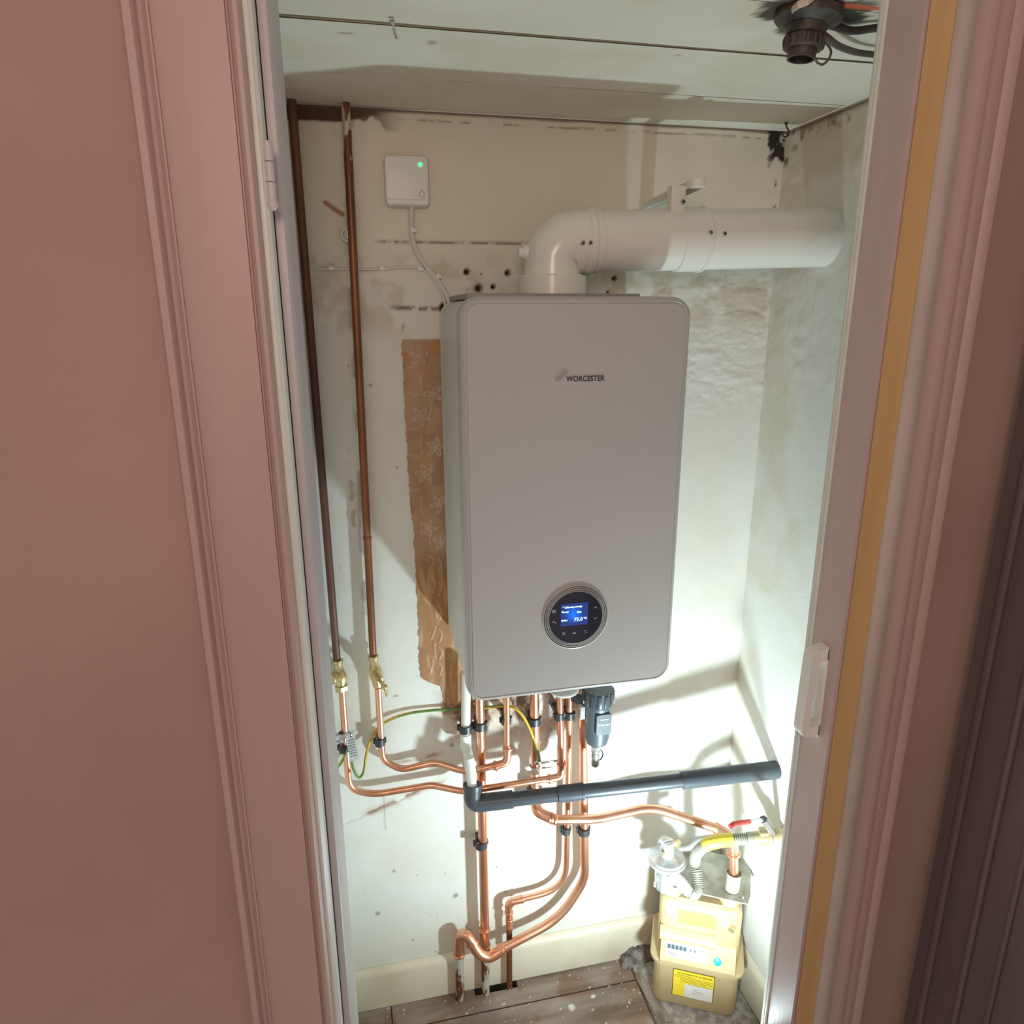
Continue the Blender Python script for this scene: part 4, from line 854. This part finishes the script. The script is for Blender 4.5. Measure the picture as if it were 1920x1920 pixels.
def strip(pts, w_, th_): return MB().sweep(pts, w_, 8, flat=th_/w_)
make('lever', MB().sweep([la, lb, lc, lc.lerp(ld, .3)], .0042, 8), m_zinc, t); make('lever_sleeve', MB().sweep([lc.lerp(ld, .22), lc.lerp(ld, .9), ld+V3((-.002,0,-.005))], .0055, 10), m_red, t)

# ---------------------------------------------------------------- ceiling: lamp holder, cables, hooks
lc_ = pZ(1516, 40, ZC-.012); t = thing('lamp_holder', (lc_.x, lc_.y, ZC-.06), 'grimy black bayonet lamp holder without bulb on the ceiling', 'lamp holder')
tilt = Vector((-.10, .02, -1)).normalized(); l0 = Vector((lc_.x, lc_.y, ZC-.002))
make('base_rose', MB().lathe(l0, tilt, [(0,.040),(.006,.041),(.009,.040),(.013,.030),(.016,.026)], 32), m_grime, t)
make('socket_body', MB().lathe(l0+tilt*.012, tilt, [(0,.025),(.014,.0235),(.016,.0205),(.026,.0205)], 28), m_grime, t)
rk = MB()
for k in range(16): 
    q = 2*math.pi*k/16; e1 = tilt.cross(V3((0,1,0))).normalized(); e2 = tilt.cross(e1); p = l0+tilt*.034+(e1*math.cos(q)+e2*math.sin(q))*.0225; rk.sphere(p, .0034, 8, sc=(1,1,2.2))
rk.lathe(l0+tilt*.026, tilt, [(0,.021),(.002,.0235),(.014,.0235),(.016,.021)], 24); make('skirt_ring', rk, m_grime, t)
make('socket_tube', MB().lathe(l0+tilt*.038, tilt, [(0,.0175),(.014,.0170),(.014,.0145),(.004,.0140)], 24, close=False), m_grime, t)
make('socket_plate', MB().lathe(l0+tilt*.040, tilt, [(0,.0148),(.001,.0148)], 24), m_hole, t)
make('torn_paper_flap', MB().sweep([pZ(1483,30,ZC-.004), pZ(1486,18,ZC-.010), pZ(1497,9,ZC-.014), pZ(1515,3,ZC-.012), pZ(1526,-2,ZC-.006)], [.0015,.0035,.004,.0035,.0015], 8, flat=.3), mat('torn_lining_paper', lin(198,180,164), .8), t)
def lampcable(label, pts, r, mtl=m_grime):
    pts = smooth_path(pts); th = thing('lamp_cable', tuple(min(pts, key=lambda q: q.z)), label, 'cable', 'lamp cables'); make('sheath', MB().sweep(pts, r, 10), mtl, th)
lampcable('grimy flat cable leaving the lamp holder close under the ceiling', [pZ(1545,44,ZC-.012), pZ(1568,50,ZC-.010), pZ(1590,57,ZC-.009), pZ(1612,57,ZC-.008), pZ(1640,53,ZC-.007), pZ(1720,45,ZC-.006)], .0048)
lampcable('dark round cable drooping from lamp holder to the door head', [pZ(1545,66,ZC-.020), pZ(1555,74,ZC-.020), pZ(1572,86,ZC-.016), pZ(1598,96,ZC-.012), pZ(1626,101,ZC-.010), pZ(1700,108,ZC-.008)], .0042, mat('grey_black_cable', lin(88,80,74), .6))
def hook(label, pts, r, mtl, plate_at=None):
    pts = smooth_path(pts); th = thing('ceiling_hook', tuple(min(pts, key=lambda q: q.z)), label, 'hook', 'ceiling hooks'); make('wire', MB().sweep(pts, r, 8), mtl, th)
    make('screw_collar', MB().lathe(pts[0]+V3((0,0,.001)), (0,0,-1), [(0,.0036),(.002,.0036),(.003,.002)], 12), mtl, th)
pb_ = pZ(1548, 72, ZC-.002)
hook('open wire hook hanging beside the lamp holder', [pb_]+[px(u, v, pb_.y) for u, v in ((1550,82),(1556,90),(1558,100),(1552,113),(1542,121),(1533,118),(1529,110))], .0017, mat('dull_hook_wire', lin(132,120,100), .5, .7))
pb_ = pZ(1474, 231, ZC-.002)
hook('small dark cup hook in the right rear ceiling corner', [pb_]+[px(u, v, pb_.y-.002) for u, v in ((1475,238),(1479,246),(1477,254),(1472,257),(1467,253),(1464,246))], .0016, mat('dark_hook_wire', lin(92,78,64), .6, .5))
pb_ = pZ(735, 38, ZC-.002)
hook('bright bent nail hook in the left ceiling board', [pb_]+[px(u, v, pb_.y-.002) for u, v in ((737,48),(740,60),(744,72))], .0020, m_chrome)

# ---------------------------------------------------------------- stripped wallpaper patch with embossed flowers
w0, w1 = px(753, 637, 0), px(832, 1325, 0)
PE = [px(u, v, 0) for u, v in ((832,1326),(831,1300),(826,1286),(800,1277),(788,1268),(784,1160),(776,1010),(766,900),(756,720),(753,637))]
def pap_edge(z): return np.interp(z, [p.z for p in PE], [p.x for p in PE])
def pap_col(W):
    x, z = W[:, 0], W[:, 2]; n1 = fbm(x, z, 30, 120); n2 = fbm(x*3, z*.5, 40, 123)
    C = np.tile(np.array(lin(186, 148, 116)[:3]), (len(x), 1)); C = wallmix(C, lin(172, 122, 76)[:3], .9*(1-sstep(1.16, 1.22, z+.02*(n1-.5)))); C = wallmix(C, lin(204, 166, 124)[:3], .6*sstep(.5, .66, n2)*(1-sstep(1.15, 1.2, z)))
    C = wallmix(C, lin(150, 110, 80)[:3], .35*sstep(.55, .7, n1)); C = wallmix(C, lin(190, 130, 70)[:3], .8*sstep(1.60, 1.62, z)*sstep(.45, .55, n1)); return C
pstep = .0017
paper = MB(); nz = int((w0.z-w1.z)/pstep); rows = []
zs = np.linspace(w1.z, w0.z, nz+1); jag = (fbm(zs, zs*0, 120, 130)-.5)*.006; low = .0
xl = []
for i, z in enumerate(zs):
    e = float(pap_edge(z))+float(jag[i])
    xl.append(e)
NXP = 72; vs = []; xrgt = -.15
for i, z in enumerate(zs):
    for k in range(NXP+1):
        s_ = k/NXP; vs.append((xl[i]+(xrgt-xl[i])*s_, -.0018, float(z)))
VA = np.array(vs); fl_d = np.zeros(len(VA))
def petal(cx, cz, ang, L_, W_):
    ca, sa = math.cos(ang), math.sin(ang); a = (VA[:,0]-cx)*ca+(VA[:,2]-cz)*sa; b_ = -(VA[:,0]-cx)*sa+(VA[:,2]-cz)*ca
    q = ((a-L_/2)/(L_/2))**2+(b_/W_)**2; return .0022*np.exp(-((np.sqrt(q)-.8)/.22)**2)*(q < 1.5)+.0006*(q < .7)
for k, v in enumerate((668, 738, 780, 838, 888, 945, 990, 1015)):
    u = (786, 812, 790, 818, 796, 824, 803, 830)[k]; c = px(u, v, 0)
    for j in range(5): fl_d = np.maximum(fl_d, petal(c.x, c.z, math.radians(90+72*j+20*k), .021, .0058))
def ridge(pl_):
    global fl_d
    P = smooth_path([px(u, v, 0) for u, v in pl_], 6)
    for a, b_ in zip(P, P[1:]):
        dx_, dz_ = b_.x-a.x, b_.z-a.z; tt = np.clip(((VA[:,0]-a.x)*dx_+(VA[:,2]-a.z)*dz_)/(dx_*dx_+dz_*dz_+1e-12), 0, 1)
        fl_d = np.maximum(fl_d, .0016*np.exp(-(np.hypot(VA[:,0]-a.x-tt*dx_, VA[:,2]-a.z-tt*dz_)/.0018)**2))
for y0 in (690, 806, 920):
    ridge([(764,y0),(776,y0-2),(788,y0-4)]); ridge([(792,y0+10),(790,y0+25),(793,y0+44)]); ridge([(810,y0+62),(808,y0+80),(806,y0+92),(808,y0+102)]); ridge([(765,y0+46),(775,y0+49),(786,y0+51)])
for y0 in (1040, 1085, 1130, 1172, 1205, 1235): ridge([(800+(y0 % 17),y0),(808+(y0 % 11),y0+10),(806+(y0 % 13),y0+26)]); ridge([(822,y0+6),(828,y0+16),(824,y0+30)])
VA2 = VA.copy(); VA2[:,1] -= fl_d
F_ = [(i*(NXP+1)+k, i*(NXP+1)+k+1, (i+1)*(NXP+1)+k+1, (i+1)*(NXP+1)+k) for i in range(nz) for k in range(NXP)]
paper.add([tuple(p) for p in VA2], F_)
pob = make('wallpaper_remnant', paper, m_papr, smooth=60, origin=(w1.x, 0, w1.z)); pc = pap_col(VA2)
pa = np.clip(fl_d/.0022, 0, 1)*.62; pc = pc*(1-pa[:, None])+np.array(lin(214, 196, 172)[:3])*pa[:, None]
at = pob.data.color_attributes.new('paint', 'FLOAT_COLOR', 'POINT'); at.data.foreach_set('color', np.c_[pc, np.ones(len(pc))].ravel())
setp(pob, 'strip of brown embossed floral wallpaper left of the boiler', 'wallpaper')

# ---------------------------------------------------------------- door hardware
t = thing('pull_handle', (.25, -.655, 1.03), 'white C-shaped pull handle on the right door lining', 'handle')
ha, hb_ = pX(1561, 1226, .25), pX(1548, 1392, .25); yh = (ha.y+hb_.y)/2
yh = -.668; zt_, zb_ = pX(1561, 1226, .25).z, pX(1553, 1390, .25).z
ho = fillet([V3((.252,yh,zt_+.006)), V3((.224,yh,zt_+.002)), V3((.221,yh,zb_-.006)), V3((.252,yh,zb_-.002))], .016, 6); hi_ = fillet([V3((.252,yh,zt_-.012)), V3((.235,yh,zt_-.016)), V3((.232,yh,zb_+.010)), V3((.252,yh,zb_+.014))], .010, 6)
ww = MB(); k_ = len(ho); pv = ho+hi_; n_ = len(pv); vv = [p+V3((0,-.010,0)) for p in pv]+[p+V3((0,.010,0)) for p in pv]; ff = []
for a_ in range(k_-1):
    b_ = k_+a_; ff += [(a_, a_+1, b_+1, b_), (n_+a_, n_+b_, n_+b_+1, n_+a_+1), (a_, n_+a_, n_+a_+1, a_+1), (b_, b_+1, n_+b_+1, n_+b_)]
ww.add(vv, ff); make('grip', ww, m_whitep, t)
make('back_plate', MB().box((.2470, yh-.010, zb_-.006), (.2505, yh+.010, zt_+.006), .001), m_whitep, t)
hz0, hz1 = px(505, 268, -.68).z, px(508, 382, -.68).z
t = thing('door_hinge', (x1, -.668, hz1), 'white painted hinge left on the left door lining', 'hinge')
make('leaf', MB().box((x1-.0005, -.688, hz1), (x1+.0015, -.660, hz0), .0006), m_gloss2, t)
kn = MB()
for k in range(3):
    za = hz1+(hz0-hz1)*k/3; kn.lathe((x1+.003, -.690, za), (0,0,1), [(0,.0038),(.0005,.0044),((hz0-hz1)/3-.001,.0044),((hz0-hz1)/3-.0005,.0038)], 12)
make('knuckle', kn, m_gloss2, t); make('pin_tip', MB().sphere((x1+.003,-.690,hz1-.002), .0058, 12), m_gloss2, t)

# ---------------------------------------------------------------- dust and debris on the floor
def lump(name, c, sx, sy, sz, seed, mtl, label, cat, kind=None):
    mb = MB(); n = 40; rs = np.random.RandomState(seed)
    v = []; f = []; h = 14
    for i in range(h+1):
        a = math.pi/2*i/h
        for k in range(n):
            q = 2*math.pi*k/n; rr = 1+.22*math.sin(3*q+seed)+.12*math.sin(7*q+2*seed)+.08*rs.rand(); r2 = math.sin(a)*rr
            v.append((c[0]+r2*math.cos(q)*sx, c[1]+r2*math.sin(q)*sy, c[2]+sz*math.cos(a)*(1+.35*(rs.rand()-.5))))
    for i in range(h):
        for k in range(n): j = (k+1) % n; f.append((i*n+k, (i+1)*n+k, (i+1)*n+j, i*n+j))
    mb.add(v, f); o = make(name, mb, mtl, smooth=0 or 80); setp(o, label, cat, kind=kind); return o
c = pZ(1190, 1805, 0); lump('dust_clump', (c.x+.02, c.y+.02, -.001), .055, .038, .035, 3, m_lint, 'grey fluffy dust clump behind the left side of meter', 'dust')
c = pZ(1400, 1740, 0); lump('dust_clump', (.498, -.075, -.003), .03, .05, .02, 5, m_lint, 'grey dust heap between the meter and right skirting', 'dust')
mb = MB().prism([pZ(1190,1834,-.003), pZ(1200,1826,-.003), pZ(1262,1920,-.003), pZ(1236,1924,-.003)], (0,0,0), (0,0,.010)); o = make('wood_offcut', mb, mat('split_grey_wood', lin(150,136,122), .9, var=lin(112,98,86), scale=40, stretch=(1,.3,1), bump=.8), smooth=0); setp(o, 'split grey wooden offcut on the floor in front of meter', 'wood scrap')
mb = MB().box((.268, -.34, -.0035), (XR-.02, -.015, .0045)); o = make('meter_base_board', mb, mat('dusty_base_board', lin(176,168,160), .9, var=lin(140,130,122), scale=60, bump=.8, bscale=300), smooth=0); setp(o, 'dusty grey board on the floor under the gas meter', 'board')
rs = random.Random(4); cr = MB()
for k in range(170):
    x, y = rs.uniform(-.40, .50), rs.uniform(-.30, -.03); s_ = rs.uniform(.0006, .0019); z = .0007 if x < .264 else .0045
    cr.sphere((x, y, z+s_*.4), s_, 6)
o = make('plaster_crumbs', cr, mat('plaster_white', lin(226,222,216), .9), smooth=0); setp(o, 'scattered tiny white plaster crumbs across the floorboards', 'crumbs', kind='stuff')
